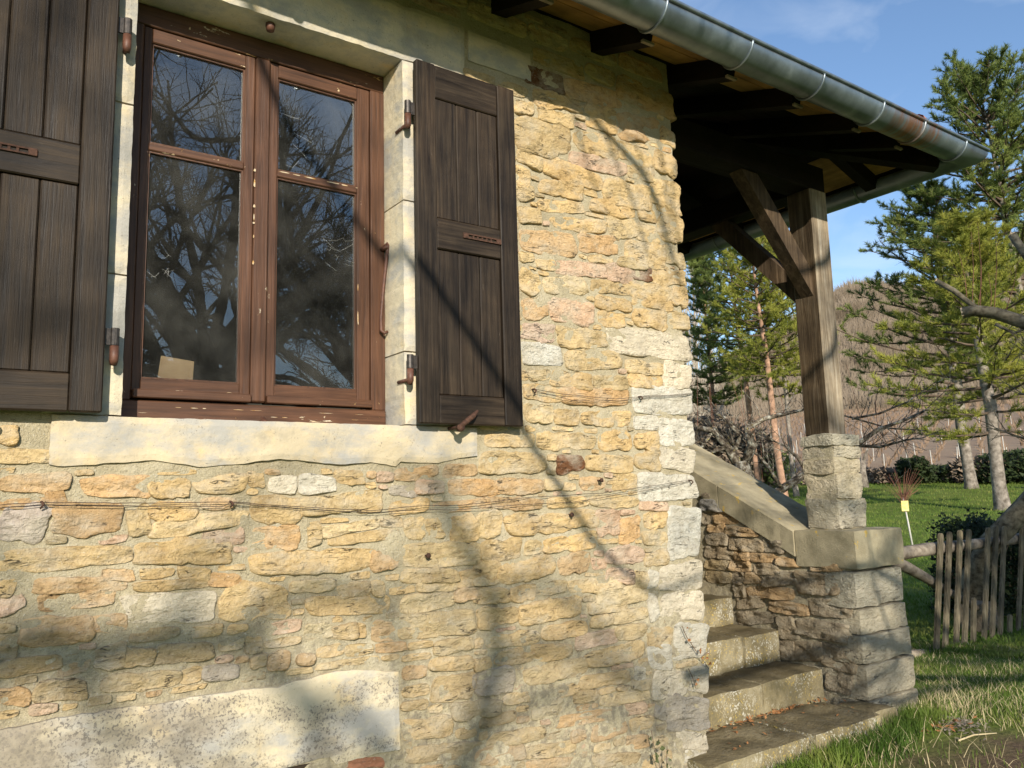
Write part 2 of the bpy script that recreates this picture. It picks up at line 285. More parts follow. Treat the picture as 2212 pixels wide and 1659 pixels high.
c = ramp(t, n1.outputs[0], [(.40, (.045, .036, .027)), (.52, (.14, .115, .085)), (.64, (.38, .365, .30))]); c = mixc(t, ramp(t, n2.outputs[0], [(.64, 0), (.7, .8)]), c, (.50, .42, .10)); L(t, c, b.inputs['Base Color']); bump(t, b, n1.outputs[0], .012)
simple('darkbark', 'dark bark', (.018, .015, .012), (.05, .042, .034), 14, 1, .0, .01)
simple('vinewood', 'vine canes', (.13, .09, .06), (.30, .21, .145), 3, .9, .1)
simple('hillwood', 'leafless hillside wood', (.12, .092, .062), (.27, .215, .16), .05, .95, .05, detail=6)
simple('twigred', 'red young twigs', (.17, .075, .05), (.28, .13, .085), 6, .8, .2)
simple('twig', 'bare brown twigs', (.13, .095, .065), (.26, .20, .145), 3, .9, .1)
simple('twigpale', 'pale bare twigs', (.26, .22, .17), (.42, .37, .30), 2, .9, .1)
simple('logwood', 'barkless grey log', (.12, .095, .07), (.33, .28, .22), 12, .9, .1, .008)
simple('needlewood', 'pine branch bark', (.05, .038, .028), (.15, .11, .08), 4, .95, .1)
simple('prunebark', 'brown fruit tree bark', (.06, .047, .03), (.26, .22, .15), 18, .95, .1, .008)
simple('cut', 'fresh cut wood', (.60, .42, .24), (.72, .55, .36), 20, .8, .2)
simple('stake', 'pale stake', (.42, .40, .36), (.55, .53, .48), 8, .7, .3)
simple('tagm', 'yellow plant tag', (.75, .55, .12), (.78, .62, .30), 25, .5, .4)
simple('deadleaf', 'dry leaf', (.20, .085, .03), (.42, .20, .08), 14, .8, .2)
simple('straw', 'dry straw', (.34, .27, .15), (.55, .46, .28), 7, .8, .2)
simple('ivy', 'dull green leaf', (.06, .075, .03), (.12, .13, .05), 12, .6, .4)
def leafmat(key, name, cols, scale, transl=.35):
    m, t, b = mat(name, .65, .25); n = texn(t, scale, 4, posn(t), .6); c = ramp(t, n.outputs[0], cols); L(t, c, b.inputs['Base Color'])
    tl = N(t, 'ShaderNodeBsdfTranslucent'); L(t, c, tl.inputs['Color']); mx_ = N(t, 'ShaderNodeMixShader'); mx_.inputs[0].default_value = transl
    o = t.nodes['Material Output']; L(t, b.outputs[0], mx_.inputs[1]); L(t, tl.outputs[0], mx_.inputs[2]); L(t, mx_.outputs[0], o.inputs[0]); M[key] = m
leafmat('needle', 'pine needles', [(.3, (.15, .18, .028)), (.5, (.29, .30, .05)), (.72, (.44, .42, .085))], .55)
leafmat('needle2', 'blue-green pine needles', [(.3, (.09, .135, .042)), (.55, (.20, .245, .06)), (.75, (.34, .35, .085))], .5)
leafmat('grass', 'lawn grass blades', [(.3, (.065, .125, .018)), (.5, (.14, .21, .034)), (.70, (.31, .31, .085))], 1.1, .4)
leafmat('shrub', 'evergreen shrub leaves', [(.3, (.012, .022, .007)), (.7, (.045, .065, .018))], 6, .2)
m, t, b = mat('ground', .95, .1); M['ground'] = m
p = posn(t); g = N(t, 'ShaderNodeSeparateXYZ'); L(t, p, g.inputs[0])
uu = math_(t, 'ADD', math_(t, 'MULTIPLY', g.outputs['X'], .866), math_(t, 'MULTIPLY', math_(t, 'ADD', g.outputs['Y'], 3), .5))
n0 = texn(t, .16, 6, p, .6); n1 = texn(t, 2.2, 6, p, .6); n2 = texn(t, 30, 4, p, .7); n3 = texn(t, .035, 6, p, .6)
lawn = ramp(t, n1.outputs[0], [(.3, (.05, .09, .014)), (.5, (.09, .14, .022)), (.7, (.15, .17, .04))])
lawn = mixc(t, .6, lawn, ramp(t, n0.outputs[0], [(.3, (.08, .12, .018)), (.7, (.15, .165, .035))]))
dirt = ramp(t, n2.outputs[0], [(.3, (.075, .05, .03)), (.7, (.17, .12, .075))])
vine = mixc(t, .5, ramp(t, n2.outputs[0], [(.3, (.18, .125, .085)), (.7, (.33, .245, .18))]), ramp(t, n0.outputs[0], [(.3, (.21, .145, .095)), (.7, (.31, .235, .16))]))
hillc = mixc(t, .5, ramp(t, n3.outputs[0], [(.3, (.085, .058, .034)), (.5, (.14, .10, .06)), (.7, (.10, .095, .045))]), ramp(t, n0.outputs[0], [(.3, (.07, .05, .03)), (.7, (.17, .125, .08))]))
wob = math_(t, 'ADD', uu, math_(t, 'MULTIPLY', math_(t, 'SUBTRACT', n0.outputs[0], .5), 8))
c = mixc(t, ramp(t, math_(t, 'MULTIPLY', wob, .01), [(.565, 0), (.60, 1)]), lawn, vine); wob2 = math_(t, 'ADD', uu, math_(t, 'MULTIPLY', math_(t, 'SUBTRACT', n0.outputs[0], .5), 30))
c = mixc(t, ramp(t, math_(t, 'MULTIPLY', wob2, .003), [(.435, 0), (.46, 1)]), c, hillc)
# trodden bare earth in front of the steps
dx = math_(t, 'SUBTRACT', g.outputs['X'], 4.55); dy = math_(t, 'ADD', g.outputs['Y'], 1.05)
dd = math_(t, 'ADD', math_(t, 'MULTIPLY', dx, dx), math_(t, 'MULTIPLY', math_(t, 'MULTIPLY', dy, dy), 2.2))
c = mixc(t, ramp(t, math_(t, 'ADD', math_(t, 'MULTIPLY', dd, .35), math_(t, 'MULTIPLY', n1.outputs[0], .5)), [(.30, 1), (.62, 0)]), c, dirt)
L(t, c, b.inputs['Base Color']); bump(t, b, math_(t, 'ADD', n1.outputs[0], math_(t, 'MULTIPLY', n2.outputs[0], .4)), .03)

# ------------------------------------------------------------------ terrain
def smoothlerp(x, pts):
    if x <= pts[0][0]: return pts[0][1]
    for (a, za), (b_, zb) in zip(pts, pts[1:]):
        if x <= b_: return za+(zb-za)*(x-a)/(b_-a)
    return pts[-1][1]
TP = [(8, .06), (21, .10), (35, .47), (45, 1.2), (55, 1.68), (150, 14.2)]
def terrain(x, y):
    u = x*.8660+(y+3)*.5; v = x*.5-(y+3)*.866
    z = smoothlerp(u, TP)
    if u > 150:
        a = 60+math.degrees(math.atan2(v, u)); H = smoothlerp(a, [(20, 20), (44, 42), (48, 52), (51, 63), (59, 92), (63, 86), (69, 108), (80, 112), (110, 40)])
        s = min(1, (u-150)/270); s = s*s*(3-2*s); z = 14.2+(H-14.2)*s
        if u > 430: z -= (u-430)*.05
        z += 5*fbm(x*.012, y*.012, 3)*min(1, (u-150)/150)
    elif u > 8: z += .12*fbm(x*.15, y*.15, 1, 2)*min(1, (u-8)/12)
    return z
mb = MB(); rs = [0.01]+[.6*1.085**k for k in range(100)]; na = 150
angs = [i*2*math.pi/na for i in range(na)]
for r_ in rs:
    for a in angs:
        x = r_*math.sin(a); y = -3+r_*math.cos(a); mb.v.append((x, y, terrain(x, y)))
for i in range(len(rs)-1):
    for k in range(na):
        k2 = (k+1) % na; mb.f.append((i*na+k, i*na+k2, (i+1)*na+k2, (i+1)*na+k))
struct(mb.build('ground', M['ground'], None, True))
# ================================================================== the stone house
rng = random.Random(7)
house = thing('stone_house', 'yellow stone house with brown casement window, dark shutters and zinc guttered eaves', 'house', (1.2, 2.5, .06))
OX0, OX1, OZ0, OZ1 = .492, 1.577, 1.803, 3.447      # window opening
CX = 3.30                                           # house corner
# mortar bed of the front wall: one relief sheet with the opening left out, returned round the corner
def mortar_y(x, z): return .001-.007*max(0, min(1, (.85-z)*2))*(.5+fbm(x*3, z*4, 9, 2))+.0075*fbm(x*5, z*9, 2.3, 4)+.004*fbm(x*22, z*26, 7, 2)
mb = MB(); st = .026
xs = list(np.arange(-2.4, OX0-.02, .05))+list(np.arange(OX0, OX1, st))+list(np.arange(OX1, CX-.001, st))+[CX]
xs = [-2.4+.06*i for i in range(38)]+list(np.linspace(-.1, OX0-.06, 21))+list(np.linspace(OX0-.04, OX1+.04, 42))+list(np.linspace(OX1+.06, CX, 64))
zs = list(np.linspace(-.15, OZ0-.05, 72))+list(np.linspace(OZ0-.03, OZ1+.03, 60))+list(np.linspace(OZ1+.05, 3.95, 20))
nx = len(xs); nz_ = len(zs)
for z in zs:
    for x in xs: mb.v.append((x, mortar_y(x, z), z))
for j in range(nz_-1):
    for i in range(nx-1):
        cx, cz = (xs[i]+xs[i+1])/2, (zs[j]+zs[j+1])/2
        if OX0-.04 < cx < OX1+.04 and OZ0-.03 < cz < OZ1+.03: continue
        mb.f.append((j*nx+i, j*nx+i+1, (j+1)*nx+i+1, (j+1)*nx+i))
b0 = len(mb.v)                                       # return wall on the porch side
ys = list(np.linspace(.0, 4.6, 60))
for z in zs[::2]:
    for y in ys: mb.v.append((CX+(.006*fbm(y*6, z*8, 5) if y > .01 else 0), y if y > .01 else mortar_y(CX, z), z))
for j in range(len(zs[::2])-1):
    for i in range(len(ys)-1): mb.f.append((b0+j*60+i, b0+j*60+i+1, b0+(j+1)*60+i+1, b0+(j+1)*60+i))
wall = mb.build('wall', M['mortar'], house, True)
quick('back_wall', M['plaster'], house, (-2.4, CX, 4.6, 4.9, -.15, 3.9), (-2.7, -2.4, 0.02, 4.9, -.15, 3.9))
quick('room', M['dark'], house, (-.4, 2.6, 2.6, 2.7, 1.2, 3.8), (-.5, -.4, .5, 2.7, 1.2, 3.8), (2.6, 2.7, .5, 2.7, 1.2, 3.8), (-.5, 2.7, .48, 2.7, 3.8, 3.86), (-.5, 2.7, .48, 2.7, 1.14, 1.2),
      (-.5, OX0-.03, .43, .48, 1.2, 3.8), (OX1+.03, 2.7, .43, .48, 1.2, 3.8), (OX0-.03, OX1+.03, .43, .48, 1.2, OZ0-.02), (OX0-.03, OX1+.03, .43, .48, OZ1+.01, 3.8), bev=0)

CC = {'y': (.545, .40, .205), 'l': (.61, .485, .285), 'o': (.525, .35, .18), 'p': (.53, .38, .27), 'w': (.61, .56, .455), 'g': (.36, .325, .28),
      'b': (.155, .072, .035), 'r': (.42, .13, .06), 'v': (.50, .44, .40), 'k': (.36, .285, .19), 'd': (.40, .30, .16)}
def jitter(c, a=.10):
    k = 1+rng.uniform(-a, a); h = rng.uniform(-.05, .05); return (min(1, c[0]*k*(1+h)), c[1]*k, c[2]*k*(1-h*1.5), 1)
OUTL = []
def outline(a, b, h0, h1, rag, ex):
    """ragged rounded quadrilateral between mid points a and b (plane coordinates)"""
    a = np.array(a); b = np.array(b); L_ = np.linalg.norm(b-a); d = (b-a)/L_; n_ = np.array([-d[1], d[0]]); per = 2*(L_+(h0+h1)/2)
    n = int(max(22, min(52, per/.018))); pts = []; sk = rng.uniform(-.16, .16); wv = [rng.uniform(-.10, .10) for _ in range(4)]
    for k in range(n):
        th = 2*math.pi*(k+.5)/n; cth, sth = math.cos(th), math.sin(th)
        q = (abs(cth)**ex+abs(sth)**ex)**(-1/ex); uu_, vv_ = cth*q, sth*q
        hh = (h0+(h1-h0)*(uu_+1)/2)/2
        up_ = max(0, vv_); dn_ = max(0, -vv_); p_ = (a+b)/2+d*(uu_*L_/2*(1+wv[0]*up_+wv[1]*dn_)+sk*vv_*hh)+n_*(vv_*hh*(1+(wv[2] if vv_ > 0 else wv[3])*uu_*1.6))
        e = rag*(fbm(p_[0]*9, p_[1]*9, 11, 2)*.9+noise.noise(Vector((p_[0]*34, p_[1]*34, 3)))*.55); cen = (a+b)/2
        dr = p_-cen; dr = dr/(np.linalg.norm(dr)+1e-6); dr = dr*np.array([.8, 1.1]); pts.append(p_+dr*e)
    OUTL.append(pts); return pts
def stone_mesh(pts, to3, proud, rough, mt, back=.05, seed=0, edge=.003):
    """faceted stone: skirt into the wall, broken edge, hollowed and ledged face; to3(u, v, out) -> 3D"""
    n = len(pts); c = sum(pts)/n; mb = MB(); rings = [(1.0, -back), (1.0, None), (.965, None), (.88, None), (.72, None), (.5, None), (.25, None)]
    size = min(1, max(np.ptp(np.array(pts)[:, 0]), .05)/.3); bot = min(p_[1] for p_ in pts); ht = max(p_[1] for p_ in pts)-bot+1e-6
    tilt = rng.uniform(-.25, .25)
    for s_, d_ in rings:
        for p_ in pts:
            q = c+(p_-c)*s_
            if d_ is None:
                lift = {1.0: .0, .965: .8, .88: .96}.get(s_, 1.0); ed_ = edge*(1+2.2*noise.noise(Vector((q[0]*16, q[1]*16, seed)))); v_ = (q[1]-bot)/ht
                f = fbm(q[0]*8+seed, q[1]*13, seed*1.7, 4); led = abs(noise.noise(Vector((q[0]*7+seed*3, q[1]*17, seed))))
                d = ed_+lift*(proud*(1.12-.45*v_)+rough*(f*.9-.6*led+tilt*(q[0]-c[0])*3))
                d = max(d, -.004 if s_ == 1.0 else -.001)
            else: d = d_
            mb.v.append(to3(q[0], q[1], d))
    f = fbm(c[0]*7+seed, c[1]*15, seed*1.7, 4); mb.v.append(to3(c[0], c[1], edge+proud+rough*f*.9))
    for i in range(len(rings)-1):
        for k in range(n): mb.f.append((i*n+k, i*n+(k+1) % n, (i+1)*n+(k+1) % n, (i+1)*n+k))
    i = len(rings)-1
    for k in range(n): mb.f.append((i*n+k, i*n+(k+1) % n, len(mb.v)-1))
    return mb.mesh('stone', mt, True)
def set_stones(lists, mapper, to3, parent, proud, rough, mt, rag=.012, name='stone', hscale=1.0, grow_=.016):
    k = 0
    for (ox, oy, sc), items in lists:
        for it in items:
            xl, yl, xr, yr, h, col = it
            def D(x, y): return ((ox+x/sc)*.54004, (oy+y/sc)*.54004)
            A = mapper(*D(xl, yl)); B = mapper(*D(xr, yr)); xm, ym = (xl+xr)/2, (yl+yr)/2
            hh = mapper(*D(xm, ym-h/2))[1]-mapper(*D(xm, ym+h/2))[1]; hh = abs(hh)*hscale
            if A[0] > B[0]: A, B = B, A
            ex = 9 if col in 'wk' else rng.choice([4.2, 5.5, 7.5]); k += 1; gx = .5*(grow_ if col != 'w' else .006); dAB = (B-A)/np.linalg.norm(B-A); A = A-dAB*gx; B = B+dAB*gx; hh += grow_*(.7 if col == 'w' else 1)
            pts = outline(A, B, hh*rng.uniform(.82, 1.06), hh*rng.uniform(.82, 1.06), rag*(.5 if col == 'w' else 1)*min(1.3, max(.5, hh/.09)), ex)
            pr = proud*rng.uniform(.55, 1.5)*(.6 if col == 'w' else 1)
            o = link(name, stone_mesh(pts, to3, pr, rough*(.5 if col == 'w' else 1), mt, seed=k*1.37), parent)
            o.color = jitter(CC[col])
F3 = ((1600, 0, 1.8433), [(470,545,940,690,70,'y'),(920,540,1200,640,120,'b'),(1215,650,1620,740,130,'o'),(1600,630,2010,800,190,'o'),(985,710,1345,790,110,'y'),(855,790,985,800,90,'y'),
 (1030,840,1280,905,95,'y'),(1370,850,1590,900,200,'y'),(1610,920,1925,970,180,'o'),(1930,990,2020,1040,140,'y'),(860,990,1245,1030,240,'y'),(1285,1020,1600,1110,170,'y'),(1610,1100,1850,1180,120,'y'),
 (1250,1170,1670,1260,120,'p'),(865,1140,1040,1220,90,'y'),(1045,1210,1490,1350,130,'y'),(865,1300,945,1330,120,'y'),(1030,1370,1340,1420,120,'y'),(1510,1400,1850,1470,190,'y'),(1850,1390,2048,1470,200,'y'),
 (870,1410,980,1430,110,'y'),(1680,1260,1870,1300,100,'y'),(1870,1170,2032,1240,150,'y')])
F7 = ((2000, 700, 1.659), [(260,205,545,210,75,'y'),(605,200,885,240,90,'y'),(920,260,1030,275,95,'y'),(1040,200,1192,225,90,'y'),(120,265,270,275,110,'y'),(350,320,700,345,80,'y'),(720,340,900,360,130,'y'),
 (890,370,1050,410,110,'y'),(1055,330,1205,380,200,'y'),(130,430,500,470,160,'o'),(530,450,775,470,120,'o'),(830,490,1090,560,140,'y'),(1095,530,1218,570,110,'y'),(130,540,220,550,60,'y'),(240,590,360,600,70,'y'),
 (590,555,740,560,40,'y'),(780,570,965,600,60,'y'),(375,615,700,640,90,'p'),(715,640,890,650,110,'p'),(890,650,1000,665,75,'b'),(1020,655,1220,690,120,'y'),(140,700,260,715,140,'y'),(295,735,580,745,130,'l'),
 (600,730,860,770,80,'y'),(865,760,1140,790,90,'y'),(1145,780,1236,830,130,'y'),(880,830,1130,860,70,'y'),(155,890,320,880,120,'o'),(320,890,620,920,170,'p'),(635,840,870,870,85,'y'),(660,955,825,965,95,'y'),
 (885,950,1100,965,120,'y'),(1130,970,1246,975,100,'y'),(150,1040,350,1050,110,'p'),(385,1070,700,1095,130,'y'),(710,1090,1256,1150,190,'w'),(150,1180,410,1200,140,'w'),(425,1225,805,1230,125,'y'),
 (845,1270,1070,1290,85,'y'),(1080,1330,1268,1340,180,'w'),(195,1330,325,1325,65,'y'),(345,1350,605,1370,110,'y'),(620,1375,840,1380,80,'y'),(860,1355,1070,1370,90,'y'),(160,1440,390,1450,95,'y'),
 (395,1460,850,1480,100,'o'),(880,1490,1274,1500,180,'w')])
G5 = ((1900, 1600, 2.074), [(415,110,640,120,130,'l'),(665,145,850,145,120,'y'),(885,155,1135,160,120,'y'),(1145,140,1280,150,120,'y'),(1315,190,1515,190,110,'w'),(1525,250,1815,280,230,'w'),(95,330,480,335,110,'y'),
 (525,330,785,335,140,'y'),(790,340,1000,350,120,'y'),(1035,340,1280,345,150,'y'),(1325,330,1510,340,140,'y'),(45,530,580,520,160,'y'),(690,530,890,525,130,'b'),(925,520,1300,530,130,'y'),(1330,500,1525,510,150,'y'),
 (1535,490,1822,500,190,'w'),(0,720,180,725,110,'o'),(200,710,550,715,110,'o'),(580,700,720,705,90,'y'),(725,720,830,720,60,'y'),(870,690,1080,700,90,'o'),(1150,680,1330,690,120,'y'),(1350,720,1832,720,215,'w'),
 (140,860,560,860,85,'o'),(600,850,930,840,70,'y'),(950,840,1350,840,100,'y'),(1370,880,1590,880,60,'p'),(1600,1100,1868,1090,450,'w'),(0,1030,220,1020,190,'y'),(255,1040,770,1020,170,'y'),(800,990,1010,980,120,'y'),
 (1015,1030,1200,1020,200,'p'),(1200,1080,1365,1060,220,'o'),(1400,1000,1570,995,130,'y'),(1395,1145,1590,1140,100,'y'),(55,1260,380,1220,150,'y'),(410,1230,550,1220,120,'y'),(580,1210,1000,1160,130,'y'),
 (1090,1290,1390,1280,140,'p'),(1400,1330,1590,1300,110,'y'),(0,1380,200,1375,70,'y'),(0,1480,180,1475,100,'y'),(200,1450,660,1370,150,'y'),(700,1380,940,1330,150,'o'),(975,1365,1070,1360,75,'p'),
 (1090,1460,1310,1470,110,'p'),(1310,1480,1420,1500,120,'y'),(1430,1480,1510,1490,130,'w'),(1520,1480,1884,1450,230,'w')])
G6 = ((1900, 2300, 2.149), [(540,125,770,90,85,'y'),(820,100,1260,70,100,'l'),(0,190,290,170,110,'y'),(315,170,515,145,125,'y'),(1060,190,1470,150,140,'l'),(985,300,1290,250,80,'l'),(1490,280,1570,270,230,'w'),
 (1590,265,1965,265,240,'w'),(30,370,360,340,170,'y'),(385,340,910,270,190,'y'),(1000,400,1170,385,90,'y'),(1175,370,1470,320,100,'l'),(100,580,550,520,110,'y'),(580,510,960,440,110,'y'),(870,590,1210,520,110,'p'),
 (1215,510,1450,470,100,'y'),(1490,540,1680,530,150,'y'),(1490,720,1690,690,190,'w'),(1710,560,1985,570,330,'w'),(0,600,50,590,80,'y'),(180,720,830,640,120,'y'),(0,770,130,740,110,'y'),(960,730,1450,640,140,'y'),
 (0,930,330,890,180,'g'),(420,880,940,780,150,'y'),(1370,850,1460,840,120,'w'),(910,920,1330,870,90,'y'),(1350,940,1500,930,80,'l'),(1520,960,1830,930,250,'w'),(1840,900,2000,890,230,'w'),(250,1070,560,1030,80,'y'),
 (590,1030,890,970,80,'y'),(490,1190,780,1110,110,'l'),(850,1050,1050,1030,80,'y'),(1080,1080,1490,1030,80,'l'),(30,1270,340,1210,80,'d'),(660,1280,1180,1180,80,'o'),(1200,1180,1470,1130,80,'p'),(1540,1150,2005,1130,180,'g'),
 (110,1430,600,1350,110,'y'),(830,1390,940,1370,80,'o'),(1000,1370,1300,1290,110,'o'),(0,1570,420,1510,130,'o'),(420,1530,850,1470,80,'y'),(860,1560,1000,1540,50,'o'),(1310,1440,1480,1420,90,'o'),(1650,1250,2005,1250,160,'g'),
 (1720,1410,1985,1430,150,'w'),(1700,1560,1975,1550,120,'w'),(450,1640,850,1600,70,'o'),(1000,1600,1400,1570,90,'d')])
G3 = ((1000, 1700, 2.074), [(0,440,100,450,110,'y'),(150,490,385,505,150,'w'),(410,495,710,495,140,'w'),(710,435,940,430,120,'y'),(1060,440,1180,430,80,'p'),(1195,415,1550,380,90,'o'),(1610,385,1870,370,80,'o'),
 (1160,540,1380,560,80,'g'),(1390,510,1600,520,90,'p'),(1650,520,2050,510,120,'o'),(20,690,420,720,220,'y'),(430,690,1080,600,140,'y'),(900,700,1080,680,50,'y'),(1170,690,1470,660,90,'y'),(1530,690,1990,650,80,'o'),
 (0,930,400,930,180,'o'),(490,910,570,910,170,'y'),(590,890,1060,820,70,'l'),(670,960,1210,900,70,'y'),(1300,860,1440,850,150,'y'),(1470,860,1590,850,170,'y'),(1660,870,1890,840,190,'y'),(0,1160,1010,1110,185,'y'),
 (1015,1120,1220,1110,200,'o'),(1280,1090,1890,1060,170,'y'),(1260,1250,1715,1250,120,'y'),(1720,1290,2050,1230,110,'y'),(1390,1345,1700,1335,60,'l'),(740,1370,1000,1350,110,'y'),(1010,1360,1110,1350,110,'y'),
 (470,1510,1150,1480,130,'y'),(1250,1500,1690,1440,120,'l'),(1700,1420,1890,1400,90,'o')])
G1 = ((0, 1700, 2.0109), [(0,60,130,70,130,'y'),(0,260,400,250,95,'y'),(0,480,560,440,130,'o'),(660,500,1215,490,140,'o'),(1220,510,1520,520,130,'y'),(1570,460,1970,470,150,'y'),(0,650,330,620,60,'o'),(400,610,510,590,130,'o'),
 (0,780,380,800,280,'v'),(430,760,960,740,230,'o'),(1040,790,1200,750,200,'y'),(1210,700,1560,690,150,'y'),(1220,850,1980,740,110,'l'),(1640,880,1960,890,150,'p'),(0,1090,1050,1040,170,'y'),(1110,1040,1840,1010,190,'y'),
 (830,1210,1070,1200,70,'o'),(280,1300,1000,1270,110,'o'),(0,1310,110,1300,130,'y'),(1090,1300,1670,1270,50,'d'),(1450,1190,1680,1200,70,'y'),(1690,1240,1920,1240,100,'o'),(0,1470,170,1390,130,'p'),(320,1430,900,1380,110,'o'),
 (1010,1480,1720,1460,230,'w'),(1790,1440,2300,1420,260,'y')])
G2 = ((0, 2400, 2.0109), [(180,260,740,230,190,'o'),(750,190,1000,180,100,'o'),(0,380,110,370,140,'d'),(0,560,480,500,110,'d'),(500,530,700,510,130,'o'),(780,480,985,450,160,'d'),(1000,460,1230,460,150,'y'),(1260,430,1700,410,130,'d'),
 (1990,360,2090,350,100,'y'),(830,680,1450,620,130,'y'),(310,740,680,720,160,'d'),(0,780,210,770,120,'o'),(1460,630,1600,600,100,'y'),(1650,600,1900,570,90,'g')])
G4 = ((1000, 2400, 2.212), [(500,280,710,270,110,'l'),(720,290,940,260,110,'y'),(950,270,1010,260,100,'y'),(1090,270,1300,270,160,'o'),(1310,240,1990,190,190,'y'),(1130,430,1370,400,60,'o'),(860,450,1080,430,70,'y'),
 (1640,420,1970,390,110,'y'),(1590,580,1980,540,110,'y'),(1630,790,1970,760,200,'y'),(1350,940,1560,930,80,'y'),(1360,1140,1780,1110,180,'y'),(1790,1000,2212,940,150,'d'),(1400,1370,2020,1320,120,'d'),(180,560,330,530,110,'o'),
 (20,560,120,540,80,'y'),(430,530,560,520,80,'o'),(740,1450,1170,1430,60,'r')])
wall_map = lambda x, y: (lambda q: np.array([q[0], q[2]]))(at_y(x, y, 0))
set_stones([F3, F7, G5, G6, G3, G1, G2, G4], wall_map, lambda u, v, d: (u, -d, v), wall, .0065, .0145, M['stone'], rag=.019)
# small filler stones packed into the remaining joints and the courses outside the photograph
gs = .009; gx0, gz0 = -.8, .03; GW, GH = int((CX-gx0)/gs), int((3.92-gz0)/gs); occ = np.zeros((GH, GW), bool)
def mark(x0, x1, z0, z1): occ[max(0, int((z0-gz0)/gs)):max(0, int((z1-gz0)/gs)), max(0, int((x0-gx0)/gs)):max(0, int((x1-gx0)/gs))] = True
mark(.20, 1.91, 1.64, 3.74); mark(1.80, 1.95, 1.64, 1.81); mark(-.5, 1.55, .38, .86); mark(-.8, .46, 1.80, 3.75); mark(1.60, 2.10, 1.86, 3.40); mark(1.9, 2.32, 3.53, 3.75)
gxx, gzz = np.meshgrid(gx0+gs*(np.arange(GW)+.5), gz0+gs*(np.arange(GH)+.5))
for P_ in OUTL:
    P_ = np.array(P_); x0, z0 = P_.min(0); x1, z1 = P_.max(0); i0, i1 = max(0, int((x0-gx0)/gs)-1), min(GW, int((x1-gx0)/gs)+2); j0, j1 = max(0, int((z0-gz0)/gs)-1), min(GH, int((z1-gz0)/gs)+2)
    if i1 <= i0 or j1 <= j0: continue
    X_, Z_ = gxx[j0:j1, i0:i1], gzz[j0:j1, i0:i1]; ins_ = np.zeros(X_.shape, bool)
    for k in range(len(P_)):
        (xa, za), (xb, zb_) = P_[k], P_[(k+1) % len(P_)]; cr = ((za > Z_) != (zb_ > Z_)) & (X_ < (xb-xa)*(Z_-za)/((zb_-za) if zb_ != za else 1e-9)+xa); ins_ ^= cr
    occ[j0:j1, i0:i1] |= ins_
acc = {}
def fillers(wmin, hmin, wmax, hmax, tries):
    free = np.argwhere(~occ)
    for n_ in range(tries):
        j, i = free[rng.randrange(len(free))]
        if occ[j, i]: continue
        l = rr_ = i; lo = hi = j; W_ = wmax/gs; H_ = hmax/gs; go = True
        while go:
            go = False
            if rr_-l < W_ and l > 0 and not occ[lo:hi+1, l-1].any(): l -= 1; go = True
            if rr_-l < W_ and rr_ < GW-1 and not occ[lo:hi+1, rr_+1].any(): rr_ += 1; go = True
            if hi-lo < H_ and (rr_-l) > (hi-lo)*2.0:
                if hi < GH-1 and not occ[hi+1, l:rr_+1].any(): hi += 1; go = True
                if lo > 0 and not occ[lo-1, l:rr_+1].any(): lo -= 1; go = True
        w_, h_ = (rr_-l+1)*gs, (hi-lo+1)*gs; g_ = .011
        if w_-g_ < wmin or h_-g_ < hmin: continue
        xa, za = gx0+l*gs, gz0+lo*gs; col = rng.choice('yyyyolpd'); hh = h_-g_
        pts = outline((xa+g_/2, za+h_/2), (xa+w_-g_/2, za+h_/2), hh*rng.uniform(.75, 1), hh*rng.uniform(.75, 1), .008, rng.choice([4, 5.5, 7]))
        me = stone_mesh(pts, lambda u, v, d: (u, -d, v), .0045, .011, M['stone'], seed=n_*.37+l); mbx = acc.setdefault(col, MB()); b_ = len(mbx.v)
        mbx.v += [tuple(v.co) for v in me.vertices]; mbx.f += [tuple(b_+q for q in p_.vertices) for p_ in me.polygons]; bpy.data.meshes.remove(me); occ[lo:hi+1, l:rr_+1] = True
fillers(.12, .05, .34, .105, 900); fillers(.06, .03, .26, .07, 2600); fillers(.035, .017, .14, .045, 5000)
for col, mbx in acc.items(): o = stuff(mbx.build('filler_stones', M['stone'], wall, True)); o.color = jitter(CC[col], .03)
# dressed stones round the window
def dressed(name, x0, x1, z0, z1, y0, y1, mt, parent=house, amp=.006, bottom=None, res=.022, top=None):
    """sawn block whose front face and long edges are worn; optional ragged lower and upper edge"""
    mb = MB(); nx = max(3, int((x1-x0)/res)); nz2 = max(3, int((z1-z0)/res))
    for j in range(nz2+1):
        for i in range(nx+1):
            x = x0+(x1-x0)*i/nx; zb = z0+(bottom(x) if bottom else 0); zt = z1+(top(x) if top else 0); z = zb+(zt-zb)*j/nz2
            e = 1 if i in (0, nx) or j in (0, nz2) else 0
            mb.v.append((x+e*.003*noise.noise(Vector((x*30, z*30, 1))), y0+e*.005+amp*fbm(x*6, z*6, y0*9+4, 3), z+e*.003*noise.noise(Vector((x*30, z*30, 8)))))
    W_ = nx+1; H_ = nz2+1
    for j in range(nz2):
        for i in range(nx): mb.f.append((j*W_+i, j*W_+i+1, (j+1)*W_+i+1, (j+1)*W_+i))
    rim = [i for i in range(W_)]+[j*W_+nx for j in range(1, H_)]+[nz2*W_+i for i in range(nx-1, -1, -1)]+[j*W_ for j in range(nz2-1, 0, -1)]
    base = len(mb.v)
    for k in rim: v_ = mb.v[k]; mb.v.append((v_[0], y1, v_[2]))
    n = len(rim)
    for k in range(n): mb.f.append((rim[k], base+k, base+(k+1) % n, rim[(k+1) % n]))
    mb.f.append(tuple(base+k for k in range(n)))
    return mb.build(name, mt, parent, False)
sillb = lambda x: .030*fbm(x*2.2+1, 0, 3, 4)+.05*max(0, (.55-x))*.3+(.02 if x > 1.55 else 0)
